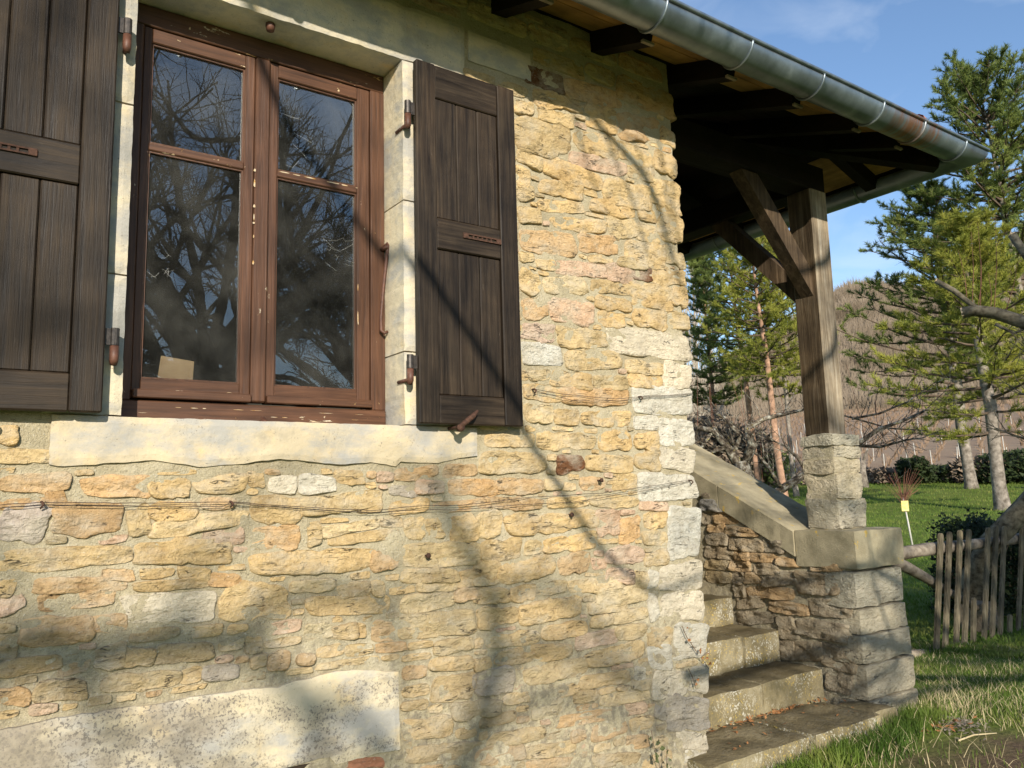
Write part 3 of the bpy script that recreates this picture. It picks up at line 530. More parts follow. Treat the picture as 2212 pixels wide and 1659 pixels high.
dressed('window_sill', .285, 1.93, 1.645, 1.803, -.016, .42, M['lime_sill'], bottom=sillb)
dressed('window_lintel', .20, 1.905, 3.447, 3.715, -.012, .42, M['lime'], bottom=lambda x: .006*fbm(x*9, 2, 2), top=lambda x: .02*fbm(x*4, 5, 2))
for (a, b_, zz) in ((.255, OX0, (1.806, 2.30, 2.93, 3.444)), (OX1, 1.80, (1.806, 2.12, 2.79, 3.444))):
    for k in range(3): dressed('jamb_stone', a, b_, zz[k]+.003, zz[k+1]-.003, -.009-.002*k, .42, M['lime'], amp=.004)
o = dressed('lintel_slab', 1.93, 2.30, 3.55, 3.70, -.012, .1, M['lime'])
dressed('door_lintel', -.45, 1.535, .555, .845, -.018, .4, M['lime_speck'], bottom=lambda x: -.03*(x > 1.27)+.008*fbm(x*6, 0, 2), amp=.007, top=lambda x: .022*fbm(x*3.5, 4, 2, 4)-.10*max(0, x-1.36))
quick('door_timber', M['oak_h'], house, (-.4, 1.262, -.004, .3, .40, .551), bev=.006)
# ------------------------------------------------------------------ window
win = quick('window', M['paint_h'], house, (.495, 1.574, .165, .235, 1.803, 1.884), bev=.004)     # sub frame: weather bar
def wq(name, mt, *bx, bev=.0035): return quick(name, mt, win, *bx, bev=bev)
wq('frame_stile', M['paint_v'], (.493, .549, .172, .235, 1.884, 3.36)); wq('frame_stile', M['paint_v'], (1.508, 1.576, .172, .235, 1.884, 3.36))
wq('frame_head', M['paint_h'], (.493, 1.576, .174, .235, 3.361, 3.446))
for a, b_ in ((.5505, .985), (1.045, 1.506)):
    gx0, gx1 = (.582, .945) if a < 1 else (1.084, 1.447)
    wq('sash_stile', M['paint_v'], (a, gx0, .182, .225, 1.893, 3.359)); wq('sash_stile', M['paint_v'], (gx1, b_, .182, .225, 1.893, 3.359))
    wq('sash_rail', M['paint_h'], (gx0, gx1, .183, .225, 1.893, 1.968)); wq('sash_rail', M['paint_h'], (gx0, gx1, .183, .225, 3.301, 3.359))
    wq('drip_rail', M['paint_h'], (a+.002, b_-.002, .152, .181, 1.893, 1.925)); wq('glazing_bar', M['paint_h'], (gx0, gx1, .186, .222, 2.858, 2.888))
    for z0, z1 in ((1.968, 2.858), (2.888, 3.301)):
        wq('pane', M['glass'], (gx0-.004, gx1+.004, .204, .2065, z0-.004, z1+.004), bev=0)
        m = MB(); e = .007
        for (x0, x1, q0, q1) in ((gx0, gx0+e, z0, z1), (gx1-e, gx1, z0, z1), (gx0+e, gx1-e, z0, z0+e), (gx0+e, gx1-e, z1-e, z1)): m.box(x0, x1, .194, .2035, q0, q1)
        m.build('bead', M['paint_v'], win)
wq('meeting_stile', M['paint_v'], (.985, 1.045, .166, .225, 1.896, 3.358), bev=.006)
# paint flaked down to pale wood along the meeting stile, bars and right sash
def chips(n, zr, x, y, wmax, name='paint_loss', horiz=False):
    m = MB(); z = zr[0]; k = 0
    while z < zr[1]:
        l = rng.uniform(.01, .085); w_ = rng.uniform(.3, 1)*wmax
        if rng.random() < n:
            pr = []; q = 7
            for i in range(q):
                tt = 2*math.pi*i/q; r_ = rng.uniform(.65, 1.05); pr.append((math.cos(tt)*w_/2*r_, (z+l/2)+math.sin(tt)*l/2*r_))
            if horiz: m.add([(pz, y, x+px_) for px_, pz in pr], [tuple(range(q))])
            else: m.add([(x+px_, y, pz) for px_, pz in pr], [tuple(range(q))])
        z += l*rng.uniform(.8, 2.0)
    if m.f: stuff(m.build(name, M['chip'], win))
chips(.9, (2.40, 2.88), .984, .1645, .016); chips(.3, (1.98, 2.38), .986, .1645, .008); chips(.45, (2.25, 2.62), 1.449, .1805, .008); chips(.5, (1.09, 1.44), 2.882, .1845, .006, horiz=True)
chips(.3, (.56, 1.5), 1.838, .1637, .0035, horiz=True); chips(.3, (.7, 1.5), 1.862, .1637, .003, horiz=True)
# stay hook on the right frame, keeper on the weather bar, stop under the lintel
m = MB(); m.tube([(1.565, .16, 2.62), (1.575, .145, 2.635), (1.58, .135, 2.62), (1.572, .14, 2.595), (1.556, .148, 2.43), (1.545, .152, 2.29), (1.545, .15, 2.235), (1.556, .142, 2.222), (1.572, .142, 2.232)], [.007, .007, .008, .008, .0075, .008, .008, .007, .006], 8)
m.tube([(1.56, .175, 2.61), (1.572, .13, 2.615)], .010, 8); m.build('stay_hook', M['paintiron'], win, True)
m = MB(); m.tube([(1.035, .17, 1.83), (1.035, .15, 1.815), (1.035, .135, 1.80)], [.010, .014, .012], 8); m.build('keeper', M['paintiron'], win, True)
m = MB(); m.tube([(1.0, .05, 3.46), (1.0, .045, 3.437), (1.0, .043, 3.415)], [.018, .02, .016], 10); m.build('lintel_stop', M['paintiron'], house, True)
# ------------------------------------------------------------------ shutters
def shutter(x0, x1, hinge_side, label):
    f, bk, z0, z1 = -.080, -.046, 1.808, 3.425; sw = .098
    root = quick('shutter', M['oak_h'], house, (x0+sw, x1-sw, f+.006, bk, z1-.155, z1), bev=.004); root['label'] = label
    q = lambda n, mt, *b_: quick(n, mt, root, *b_, bev=.005)
    q('stile', M['oak_v'], (x0, x0+sw-.001, f, bk, z0, z1)); q('stile', M['oak_v'], (x1-sw+.001, x1, f, bk, z0, z1))
    q('rail', M['oak_h'], (x0+sw, x1-sw, f+.003, bk, z0, z0+.125)); q('rail', M['oak_h'], (x0+sw, x1-sw, f+.003, bk, z0+.765, z0+.905))
    n = 3; pw = (x1-x0-2*sw)/n
    for zz in ((z0+.1255, z0+.7645), (z0+.9055, z1-.1555)):
        for k in range(n): q('plank', M['oak_v'], (x0+sw+k*pw+.0012, x0+sw+(k+1)*pw-.0012, f+.012+.001*(k % 2), bk+.001, zz[0], zz[1]))
    # handle strap with a slot and studs
    hx = (x0+x1)/2+(.065 if hinge_side < 0 else -.06); hz = z0+.845; m = MB(); 
    m.box(hx-.095, hx+.095, f-.004, f+.004, hz-.012, hz-.006); m.box(hx-.095, hx+.095, f-.004, f+.004, hz+.006, hz+.012); m.box(hx-.102, hx-.075, f-.0045, f+.004, hz-.013, hz+.013, bev=.002); m.box(hx+.075, hx+.102, f-.0045, f+.004, hz-.013, hz+.013, bev=.002)
    for k in range(5): m.box(hx-.05+k*.024-.004, hx-.05+k*.024+.004, f-.002, f+.004, hz-.0055, hz+.0055)
    m.build('handle_strap', M['rust'], root)
    for zc in (z0+.235, z1-.255):
        xk = x0-.032 if hinge_side < 0 else x1+.032; m = MB(); xe = x0+.01 if hinge_side < 0 else x1-.01
        m.box(min(xk, xe), max(xk, xe), -.061, -.053, zc-.004, zc+.052); m.tube([(xk, -.057, zc-.004), (xk, -.057, zc+.054)], .0145, 12); m.build('hinge', M['iron'], root, False)
        m = MB(); m.tube([(xk, -.057, zc-.006), (xk, -.057, zc-.055), (xk, -.05, zc-.070)], [.0145, .0145, .011], 12); m.tube([(xk, -.055, zc-.05), (xk, .05, zc-.05)], .008, 8); m.build('pintle', M['paintiron'], root, True)
    return root
shutter(1.608, 2.138, -1, 'open oak shutter beside the stone corner'); shutter(-.108, .422, 1, 'open oak shutter cut by the picture edge')
for xk, zk, fl in ((.085, 1.795, -1), (1.785, 1.795, 1)):
    m = MB(); m.tube([(xk, .03, zk), (xk, -.085, zk), (xk+.002, -.105, zk)], [.008, .008, .009], 8); m.tube([(xk, -.098, zk-.004), (xk, -.118, zk-.002)], .017, 10)
    m.tube([(xk-fl*.004, -.108, zk), (xk+fl*.03, -.110, zk+.024), (xk+fl*.062, -.112, zk+.048), (xk+fl*.088, -.11, zk+.072)], [.010, .013, .0125, .006], 8); m.build('shutter_dog', M['rust'], house, True)
# ------------------------------------------------------------------ eaves, roof, gutters
PT = .35; ZR = 3.71                                  # rafter soffit height at the tips
XE, YB = 5.64, 5.2                                   # right rafter tips, back end
def zroof(y): return ZR+PT*(y+.38)
roof = MB()
RX0 = -3.0; top = zroof(2.4)+.13
def soff(y, k=.115): return zroof(y)+k
roof.add([(RX0, -.40, soff(-.40, .135)), (XE+.02, -.40, soff(-.40, .135)), (XE-2.78, 2.38, soff(2.38, .135)), (RX0, 2.38, soff(2.38, .135))], [(0, 1, 2, 3)])
roof.add([(XE+.02, -.40, soff(-.40, .135)), (XE+.02, YB, soff(-.40, .135)), (XE-2.78, 2.4, soff(2.38, .135))], [(0, 1, 2)])
roof.add([(XE+.02, YB, soff(-.40, .135)), (RX0, YB, soff(-.40, .135)), (RX0, 2.4, soff(2.38, .135)), (XE-2.78, 2.4, soff(2.38, .135))], [(0, 1, 2, 3)])
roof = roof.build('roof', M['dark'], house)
# decking boards: the first one behind the gutter is new pale pine
for k in range(15):
    y0 = -.385+k*.185; y1 = y0+.180; m = MB()
    lim = lambda y: XE-(y+.38)-.002
    m.add([(RX0, y0, soff(y0)), (lim(y0), y0, soff(y0)), (lim(y1), y1, soff(y1)), (RX0, y1, soff(y1)), (RX0, y0, soff(y0)+.018), (lim(y0), y0, soff(y0)+.018), (lim(y1), y1, soff(y1)+.018), (RX0, y1, soff(y1)+.018)], [(0,1,2,3), (7,6,5,4), (0,4,5,1), (3,2,6,7)])
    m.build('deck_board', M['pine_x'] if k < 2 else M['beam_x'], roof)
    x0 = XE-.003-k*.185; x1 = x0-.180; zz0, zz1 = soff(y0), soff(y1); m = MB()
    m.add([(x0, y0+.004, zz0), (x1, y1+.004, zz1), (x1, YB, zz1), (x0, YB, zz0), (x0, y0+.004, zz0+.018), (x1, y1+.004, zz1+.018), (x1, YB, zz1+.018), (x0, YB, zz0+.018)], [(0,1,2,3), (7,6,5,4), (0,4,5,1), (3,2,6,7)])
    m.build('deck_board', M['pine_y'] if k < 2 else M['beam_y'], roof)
def rafter(p0, p1, mt, wdt=.08, h=.11):
    m = MB(); m.bar(p0, p1, wdt, h); m.build('rafter', mt, roof)
for x in [-2.6+.62*k for k in range(7)]+[2.11, 2.75, 3.38, 3.97, 4.57, 5.06]:
    ye = min(2.3, XE-x-.5) if x > 3 else 2.3
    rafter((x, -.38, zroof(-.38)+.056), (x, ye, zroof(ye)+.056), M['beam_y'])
    m = MB(); m.box(x-.039, x+.039, -.390, -.372, ZR-.003, ZR+.010); m.build('rafter_end_lit', M['logwood'], roof)  # pale strip stands in for sunlight on the rafter's bottom cut
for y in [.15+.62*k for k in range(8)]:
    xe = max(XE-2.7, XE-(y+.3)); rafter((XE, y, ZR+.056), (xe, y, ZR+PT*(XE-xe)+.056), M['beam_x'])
rafter((XE-.02, -.36, ZR+.05), (XE-2.7, 2.32, ZR+PT*2.7+.05), M['beam_x'], .10, .14)
quick('wall_plate', M['beam_x'], roof, (CX-.02, 5.10, .20, .38, 3.60, 3.79), (RX0, CX-.03, .06, .22, 3.72, 3.90), bev=.006)
quick('side_plate', M['beam_y'], roof, (4.905, 5.085, .385, YB, 3.60, 3.79), bev=.006)
m = MB(); m.box(RX0, XE+.03, -.412, -.392, 3.775, 3.955); m.box(XE+.012, XE+.032, -.391, YB, 3.775, 3.955); m.build('eave_light_stop', M['beam_x'], roof)  # unseen boards added to stop sun leaking between tiles and gutter
# clay tiles: eave course one by one, the field behind as one rippled part
def ripple(name, length, width, nrow):
    m = MB(); n = 6
    for j in range(2):
        for i in range(n+1):
            t_ = math.pi*i/n; m.v.append((-math.cos(t_)*width*(.5-.05*j), j*length, math.sin(t_)*width*.36+j*.0))
    for i in range(n): m.f.append((i, i+1, n+2+i, n+1+i))
    for i in range(n+1): v_ = m.v[i]; m.v.append((v_[0]*.85, v_[1], v_[2]*.82-.002))
    b_ = 2*(n+1)
    for i in range(n): m.f.append((i+1, i, b_+i, b_+i+1))
    return m.mesh('tile', M['tile'], False)
tile_me = ripple('tile', .42, .19, 6)
x = RX0+.1
while x < XE+.1:
    o = link('tile', tile_me, roof, (x, -.475+rng.uniform(-.02, .02), soff(-.475, .148)+rng.uniform(-.004, .010))); o.rotation_euler = (math.atan(PT)+rng.uniform(-.02, .02), 0, rng.uniform(-.05, .05)); x += .20
y = -.35
while y < YB:
    o = link('tile', tile_me, roof, (XE+.095+rng.uniform(-.015, .015), y, soff(-.475, .148)+rng.uniform(-.004, .010))); o.rotation_euler = (math.atan(PT), 0, R(90)); y += .20
m = MB()
for i in range(int((XE-RX0)/.05)):
    x = RX0+.05*i; 
    for j in range(6):
        y0 = -.1+j*.42; y1 = y0+.44
        if x > XE-(y1+.38): continue
        za, zb = .012+.05*abs(math.sin(math.pi*x/.2)), .012+.05*abs(math.sin(math.pi*(x+.05)/.2)); l = .02
        m.add([(x, y0, soff(y0, .15)+za+l), (x+.05, y0, soff(y0, .15)+zb+l), (x+.05, y1, soff(y1, .15)+zb), (x, y1, soff(y1, .15)+za)], [(0, 1, 2, 3)])
stuff(m.build('tile_field', M['tile'], roof))
# half round zinc gutters
GR = .100; GZ = 3.797; GY = -.5; GXc = 5.744
def gutter_profile():
    return [(-GR*math.cos(a), -GR*math.sin(a)) for a in [math.pi*i/14 for i in range(15)]]
gut = MB(); pr = gutter_profile(); n = len(pr)
path_x = [RX0+i*.25 for i in range(int((GXc-RX0)/.25)+1)]+[None]
def sweep(mb, th, a_pts):
    base = len(mb.v)
    for P in a_pts: mb.v += [tuple(q) for q in P]
    for i in range(len(a_pts)-1):
        for k in range(n-1): mb.f.append((base+i*n+k, base+i*n+k+1, base+(i+1)*n+k+1, base+(i+1)*n+k))
secs = [[(x, GY+c_, GZ+s_+.004*fbm(x*1.3, 3, 1, 2)) for c_, s_ in pr] for x in path_x if x is not None]
secs.append([(GXc-c_, GY+c_, GZ+s_) for c_, s_ in pr])
secs += [[(GXc-c_, y, GZ+s_) for c_, s_ in pr] for y in np.arange(-.2, YB, .4)]
sweep(gut, 0, secs)
gut.tube([(RX0, GY-GR-.004, GZ+.002)]+[(x, GY-GR-.004, GZ+.002+.004*fbm(x*1.3, 3, 1, 2)) for x in path_x[1:-1]]+[(GXc+GR, GY-GR-.004, GZ+.002), (GXc+GR+.004, GY-GR+.05, GZ+.002), (GXc+GR+.004, YB, GZ+.002)], .011, 8)
gutter = gut.build('gutter', M['zinc'], house, True)
gutter.modifiers.new('s', 'SOLIDIFY').thickness = .002
for x in (-2.4, -1.7, -1.05, -.4, .25, .85, 1.45, 2.05, 2.664, 3.288, 3.91, 4.52, 4.996, 5.53):
    m = MB(); m.tube([(x+.02*(1-c_/-GR)*0, GY+c_*1.035, GZ+s_*1.035) for c_, s_ in pr]+[(x, GY+GR+.02, GZ+.06)], .0085, 6)
    m.build('bracket', M['zinc'], gutter, True)
for y in (.3, 1.0, 1.7, 2.4, 3.1):
    m = MB(); m.tube([(GXc-c_*1.035, y, GZ+s_*1.035) for c_, s_ in pr], .0075, 6); m.build('bracket', M['zinc'], gutter, True)
# ------------------------------------------------------------------ porch post and braces
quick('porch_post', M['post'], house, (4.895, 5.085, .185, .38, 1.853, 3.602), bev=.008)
po = bpy.data.objects['porch_post']; po.data.materials.append(M['post_sunlit'])
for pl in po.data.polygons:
    if pl.normal.y < -.6: pl.material_index = 1  # front faces get the paler tone standing in for sunlight
def brace(pts, w_, up, axis):
    m = MB(); m.bar(pts[0], pts[1], w_, .125, up); return m.build('brace', M['brace'], house)
brace(((5.0, .275, 2.80), (4.16, .275, 3.74)), .10, (0, 0, 1), 0)
brace(((4.985, .30, 2.80), (4.985, 1.16, 3.72)), .10, (0, 0, 1), 1)
# ================================================================== steps and parapet
par = thing('parapet_wall', 'rough stone stair parapet with sloping coping and square end pier', 'wall', (4.98, .7, .06))
PX0, PX1 = 4.72, 5.255
def copz(y): return 1.222 if y < .4 else 1.222+(y-.4)*.515
m = MB(); yy = [.05, .4, 1.0, 1.6, 2.2, 2.75]
for y in yy:
    z = copz(y)-.17
    m.v += [(PX0+.012, y, -.1), (PX0+.012, y, z), (PX1-.01, y, z), (PX1-.01, y, -.1)]
for i in range(len(yy)-1):
    for k in range(4): m.f.append((i*4+k, i*4+(k+1) % 4, (i+1)*4+(k+1) % 4, (i+1)*4+k))
m.f += [(0, 1, 2, 3), (20, 23, 22, 21)]
core = m.build('core', M['mortar'], par)
P1 = ((2750, 2250, 2.458), [(650,60,880,70,90,'k'),(740,170,1050,160,120,'k'),(1070,190,1490,230,190,'k'),(1210,40,1490,50,70,'o'),(180,130,430,150,100,'d'),(440,150,560,160,100,'k'),(570,150,730,160,90,'o'),(460,270,560,280,120,'k'),
 (575,280,1040,320,110,'o'),(490,390,740,390,110,'k'),(800,430,1180,470,110,'o'),(1195,430,1600,470,170,'k'),(490,540,850,550,110,'k'),(900,650,1060,640,200,'k'),(1070,630,1560,700,150,'k'),(910,850,1030,860,170,'k'),
 (1040,860,1325,880,200,'k'),(1330,900,1640,980,210,'k'),(1370,1130,1600,1200,200,'k')])
P2 = ((2700, 1750, 2.764), [(300,890,410,890,110,'k'),(420,890,670,890,120,'o'),(370,1000,540,1000,80,'o'),(550,1030,930,1060,90,'o'),(340,1110,580,1130,120,'k'),(600,1170,960,1200,120,'k'),(970,1180,1220,1220,150,'k'),
 (330,1260,640,1280,130,'k'),(650,1300,820,1310,90,'o'),(830,1320,1120,1340,80,'o'),(1130,1365,1380,1395,80,'o'),(330,1400,600,1420,100,'d'),(610,1410,820,1430,110,'o'),(270,740,640,760,120,'g'),(260,590,400,620,120,'k')])
pm = lambda x, y: (lambda q: np.array([-q[1], q[2]]))(at_x(x, y, PX0))
set_stones([P1, P2], pm, lambda u, v, d: (PX0+.010-d, -u, v), core, .020, .034, M['rock'], rag=.010, grow_=.018)
def block(name, x0, x1, y0, y1, z0, z1, mt, parent, amp=.012, col=None, seed=0, res=.04, edge_=.006):
    """hewn block: subdivided box pushed in and out by noise, edges worn"""
    mb = MB(); idx = {}; nx, ny, nz3 = [max(2, int((b_-a)/res)) for a, b_ in ((x0, x1), (y0, y1), (z0, z1))]
    def vid(i, j, k):
        if (i, j, k) not in idx:
            x, y, z = x0+(x1-x0)*i/nx, y0+(y1-y0)*j/ny, z0+(z1-z0)*k/nz3; e = (i in (0, nx))+(j in (0, ny))+(k in (0, nz3))
            q = Vector((x, y, z)); c_ = Vector(((x0+x1)/2, (y0+y1)/2, (z0+z1)/2)); s_ = Vector((1 if i == nx else -1 if i == 0 else 0, 1 if j == ny else -1 if j == 0 else 0, 1 if k == nz3 else -1 if k == 0 else 0))
            d = amp*fbm(x*7+seed, y*7, z*9, 4)-(e-1)*edge_*(1+noise.noise(q*14)); q += s_.normalized()*d; idx[(i, j, k)] = len(mb.v); mb.v.append(tuple(q))
        return idx[(i, j, k)]
    for i in range(nx):
        for j in range(ny):
            for k in (0, nz3): f_ = (vid(i, j, k), vid(i+1, j, k), vid(i+1, j+1, k), vid(i, j+1, k)); mb.f.append(f_ if k else f_[::-1])
    for i in range(nx):
        for k in range(nz3):
            for j in (0, ny): f_ = (vid(i, j, k), vid(i+1, j, k), vid(i+1, j, k+1), vid(i, j, k+1)); mb.f.append(f_[::-1] if j else f_)
    for j in range(ny):
        for k in range(nz3):
            for i in (0, nx): f_ = (vid(i, j, k), vid(i, j+1, k), vid(i, j+1, k+1), vid(i, j, k+1)); mb.f.append(f_ if i else f_[::-1])
    o = mb.build(name, mt, parent, True); o.data.set_sharp_from_angle(angle=R(38))
    if col: o.color = jitter(col, .06)
    return o
zb = [.02, .19, .40, .58, .74, .965]
for k in range(5): block('quoin_stone', PX0-.004+.012*(k % 2), PX1+.035-.03*k/5, -.045+.006*k, .20+.10*(k % 2), zb[k]+.004, zb[k+1]-.004, M['rock'], par, .010, (.56, .495, .36), seed=k*3, edge_=.004, res=.022)
block('cap_stone', PX0-.010, PX1+.016, -.046, .395, .985, 1.222, M['coping'], par, .005, seed=4, edge_=.003, res=.025)
for a, b_ in ((.398, 1.02), (1.03, 1.9), (1.91, 2.75)):
    m = MB(); n_ = 12; W4 = []
    for i in range(n_+1):
        y = a+(b_-a)*i/n_; z = copz(y); e = .006*fbm(y*9, 1, 3)
        ring = [(PX0-.014+e, z-.175), (PX0-.016+e, z-.012), (PX0+.0, z), ((PX0+PX1)/2, z+.004*fbm(y*7, 5, 1)), (PX1+.005, z+e), (PX1+.025+e, z-.014+e), (PX1+.02, z-.175)]
        m.v += [(x, y, z_) for x, z_ in ring]
    for i in range(n_):
        for k in range(6): m.f.append((i*7+k, i*7+k+1, (i+1)*7+k+1, (i+1)*7+k))
    m.f += [tuple(range(6, -1, -1)), tuple(n_*7+k for k in range(7))]
    m.build('coping_stone', M['coping'], par)
pz = [1.221, 1.42, 1.59, 1.69, 1.775, 1.856]; ins = [(0, 0), (.012, .0), (.004, .01), (.01, .005), (-.004, .0)]
for k in range(5):
    s_ = ins[k][0]; block('pier_stone', 4.858+s_, 5.172-s_*.7, .143+ins[k][1], .392, pz[k]+.004, pz[k+1]-.003, M['rock'], par, .018, (.54, .475, .345), seed=20+k, res=.024, edge_=.004)
quick('pier_mortar', M['mortar'], par, (4.872, 5.155, .160, .38, 1.2, 1.85))
st_ = thing('stone_steps', 'worn lichen-covered stone steps climbing between house corner and parapet', 'steps', (4.0, .8, .06))
rz = [.172, .345, .55, .74, .93, 1.12, 1.31]; ry = [-.19, .245, .58, .955, 1.32, 1.68, 2.04]
for k in range(1, 7):
    y1 = ry[k]+.50 if k < 6 else 4.4; j = 3.30+.55+.25*((k*7) % 3)
    for (xa, xb) in ((3.34, j-.004), (j+.004, PX0-.002)):
        block('step_stone', xa, xb, ry[k]+rng.uniform(-.01, .01), y1, rz[k-1]-.12 if k > 1 else .0, rz[k]+rng.uniform(-.004, .004), M['step'], st_, .016, seed=k+xa, res=.05)
for (xa, xb, ya, yb, s_) in ((3.15, 3.95, -.17, .26, 1), (3.96, 4.60, -.19, .25, 2), (4.61, 4.86, -.15, .10, 3)):
    block('flagstone', xa, xb, ya, yb, -.02, .170+.004*s_-.008, M['step'], st_, .018, seed=s_*5, res=.05)
# ================================================================== small things on the wall
def wp(x, y, off=-.02): q = at_y(x, y, off); return Vector(q)
def wire(name, label, strands, hooks):
    p0 = wp(*hooks[0]); t_ = thing(name, label, 'wire', p0)
    for s_ in strands:
        m = MB(); pts = []
        for (a, b_) in zip(s_, s_[1:]):
            for k in range(6):
                f = k/6; x = a[0]+(b_[0]-a[0])*f; y = a[1]+(b_[1]-a[1])*f; pts.append(wp(x, y+2.0*noise.noise(Vector((x*.02, y*.01, 1))), -.026+.006*noise.noise(Vector((x*.013, 4, 2)))))
        pts.append(wp(*s_[-1], -.02)); m.tube(pts, .0013, 5); m.build('strand', M['wire'], t_)
    for (x, y) in hooks:
        m = MB(); p_ = wp(x, y, -.012); m.tube([p_+Vector((0, .05, .003)), p_+Vector((0, -.012, 0)), p_+Vector((.004, -.020, -.008)), p_+Vector((-.004, -.012, -.020))], [.004, .0042, .0042, .003], 7); m.build('staple', M['rust'], t_, True)
wire('wall_wire', 'long sagging twin wire strung between rusty nails under the window sill',
     [[(0,1091),(90,1085),(250,1087),(497,1084),(620,1093),(800,1103),(905,1093),(1000,1091),(1150,1074),(1300,1065),(1400,1050),(1490,1038)], [(0,1098),(90,1090),(300,1093),(480,1094),(497,1086),(640,1099),(790,1107),(905,1102),(1010,1100),(1100,1092),(1250,1083),(1380,1062),(1490,1040)]], [(90,1085),(498,1084),(1490,1038)])
wire('wall_wire', 'short wire hooked across the stones right of the shutter',
     [[(1152,840),(1220,852),(1330,862),(1380,857),(1440,853),(1496,849)], [(1152,843),(1240,866),(1340,866),(1380,859),(1496,851)]], [(1152,841),(1381,857)])
for (x, y, lb) in ((917, 1200, 'rusty nail head in yellow stone below the sill'), (1226, 1112, 'rusty nail sticking out below the long wire'), (1290, 1038, 'rusty bolt stub above the long wire near the corner')):
    m = MB(); p_ = wp(x, y, 0); m.tube([p_+Vector((0, .04, 0)), p_+Vector((0, -.032, 0))], .004, 7); m.tube([p_+Vector((0, -.030, 0)), p_+Vector((.001, -.036, .001))], .011, 9); tag(m.build('nail', M['rust'], None, True), lb, 'nail')
q = at_y(375, 795, .25); m = MB()
m.add([(q[0]-.062, .226, 1.972), (q[0]+.066, .228, 1.972), (q[0]+.074, .245, 2.055), (q[0]-.048, .243, 2.068), (q[0]-.062, .229, 1.972), (q[0]+.066, .231, 1.972), (q[0]+.074, .248, 2.055), (q[0]-.048, .246, 2.068)], [(0,1,2,3), (7,6,5,4), (0,4,5,1), (1,5,6,2), (2,6,7,3), (3,7,4,0)])
tag(m.build('cardboard_piece', M['card']), 'tan cardboard piece propped inside the lower left window pane', 'cardboard')
# cobwebs caught on the panes
def web(x, z, w_, n, sd, label):
    r2 = random.Random(sd); m = MB()
    for k in range(n):
        a = Vector((x+r2.uniform(-.5, .5)*w_, .199, z+r2.uniform(-.4, .4)*w_)); b_ = a+Vector((r2.uniform(-.5, .5)*w_, 0, r2.uniform(-.35, .2)*w_)); md = (a+b_)/2+Vector((0, -.006, -.10*w_*r2.random()))
        m.tube([a, md, b_], .0002, 3, False)
    tag(m.build('cobweb', M['web']), label, 'cobweb')
web(1.37, 2.58, .15, 14, 3, 'dusty cobweb across the upper part of the right lower pane'); web(.63, 2.42, .10, 9, 5, 'small cobweb at the edge of the left lower pane'); web(1.25, 3.05, .25, 5, 8, 'thin cobweb threads on the right upper pane')
# dry creeper and green sprig at the foot of the corner
def sprig(name, label, cat, path, mt, lw, sd, side=.012, every=.03, Y=-.03):
    r2 = random.Random(sd); pts = [wp(x, y, Y) for x, y in path]; t_ = thing(name, label, cat, pts[0]); m = MB(); m.tube(pts, [.0022]*len(pts), 5); m.build('stem', M['twig'], t_)
    k = 0
    for a, b_ in zip(pts, pts[1:]):
        n = max(1, int((b_-a).length/every))
        for i in range(n):
            c_ = a.lerp(b_, (i+r2.random())/n)+Vector((r2.uniform(-1, 1)*side*1.3, -.008-r2.random()*.012, r2.uniform(-1, 1)*side)); d = Vector((r2.uniform(-1, 1), r2.uniform(-.5, .1), r2.uniform(-1, .5))).normalized(); s_ = d.cross(Vector((r2.uniform(-1, 1), 1, r2.uniform(-1, 1)))).normalized(); l = lw*r2.uniform(.7, 1.3); u_ = d.cross(s_)*.3*l
            m = MB(); m.add([c_, c_+d*l*.5+s_*l*.42+u_, c_+d*l, c_+d*l*.5-s_*l*.42+u_, c_+d*l*.55-u_*.3], [(0, 1, 4), (1, 2, 4), (2, 3, 4), (3, 0, 4)]); m.build('leaf', mt, t_)
for pth, lb, sd in (([(1473,1352),(1483,1375),(1503,1405),(1508,1412)], 'dry creeper shoot with curled brown leaves on the corner quoins', 1), ([(1533,1405),(1515,1420),(1531,1445)], 'dry creeper tip reaching round the corner edge', 4), ([(1487,1444),(1497,1465),(1503,1487)], 'short dry creeper shoot low on the corner stones', 2)):
    sprig('creeper_sprig', lb, 'creeper', pth, M['deadleaf'], .022, sd)
sprig('green_sprig', 'small green-leaved sprig growing up the wall foot near the corner', 'plant', [(1432,1700),(1424,1650),(1412,1610),(1407,1578)], M['ivy'], .024, 9, .018, .018, -.06)
sprig('green_sprig', 'side shoot of green leaves beside the wall foot sprig', 'plant', [(1446,1690),(1440,1650),(1441,1612)], M['ivy'], .022, 10, .014, .02, -.07)

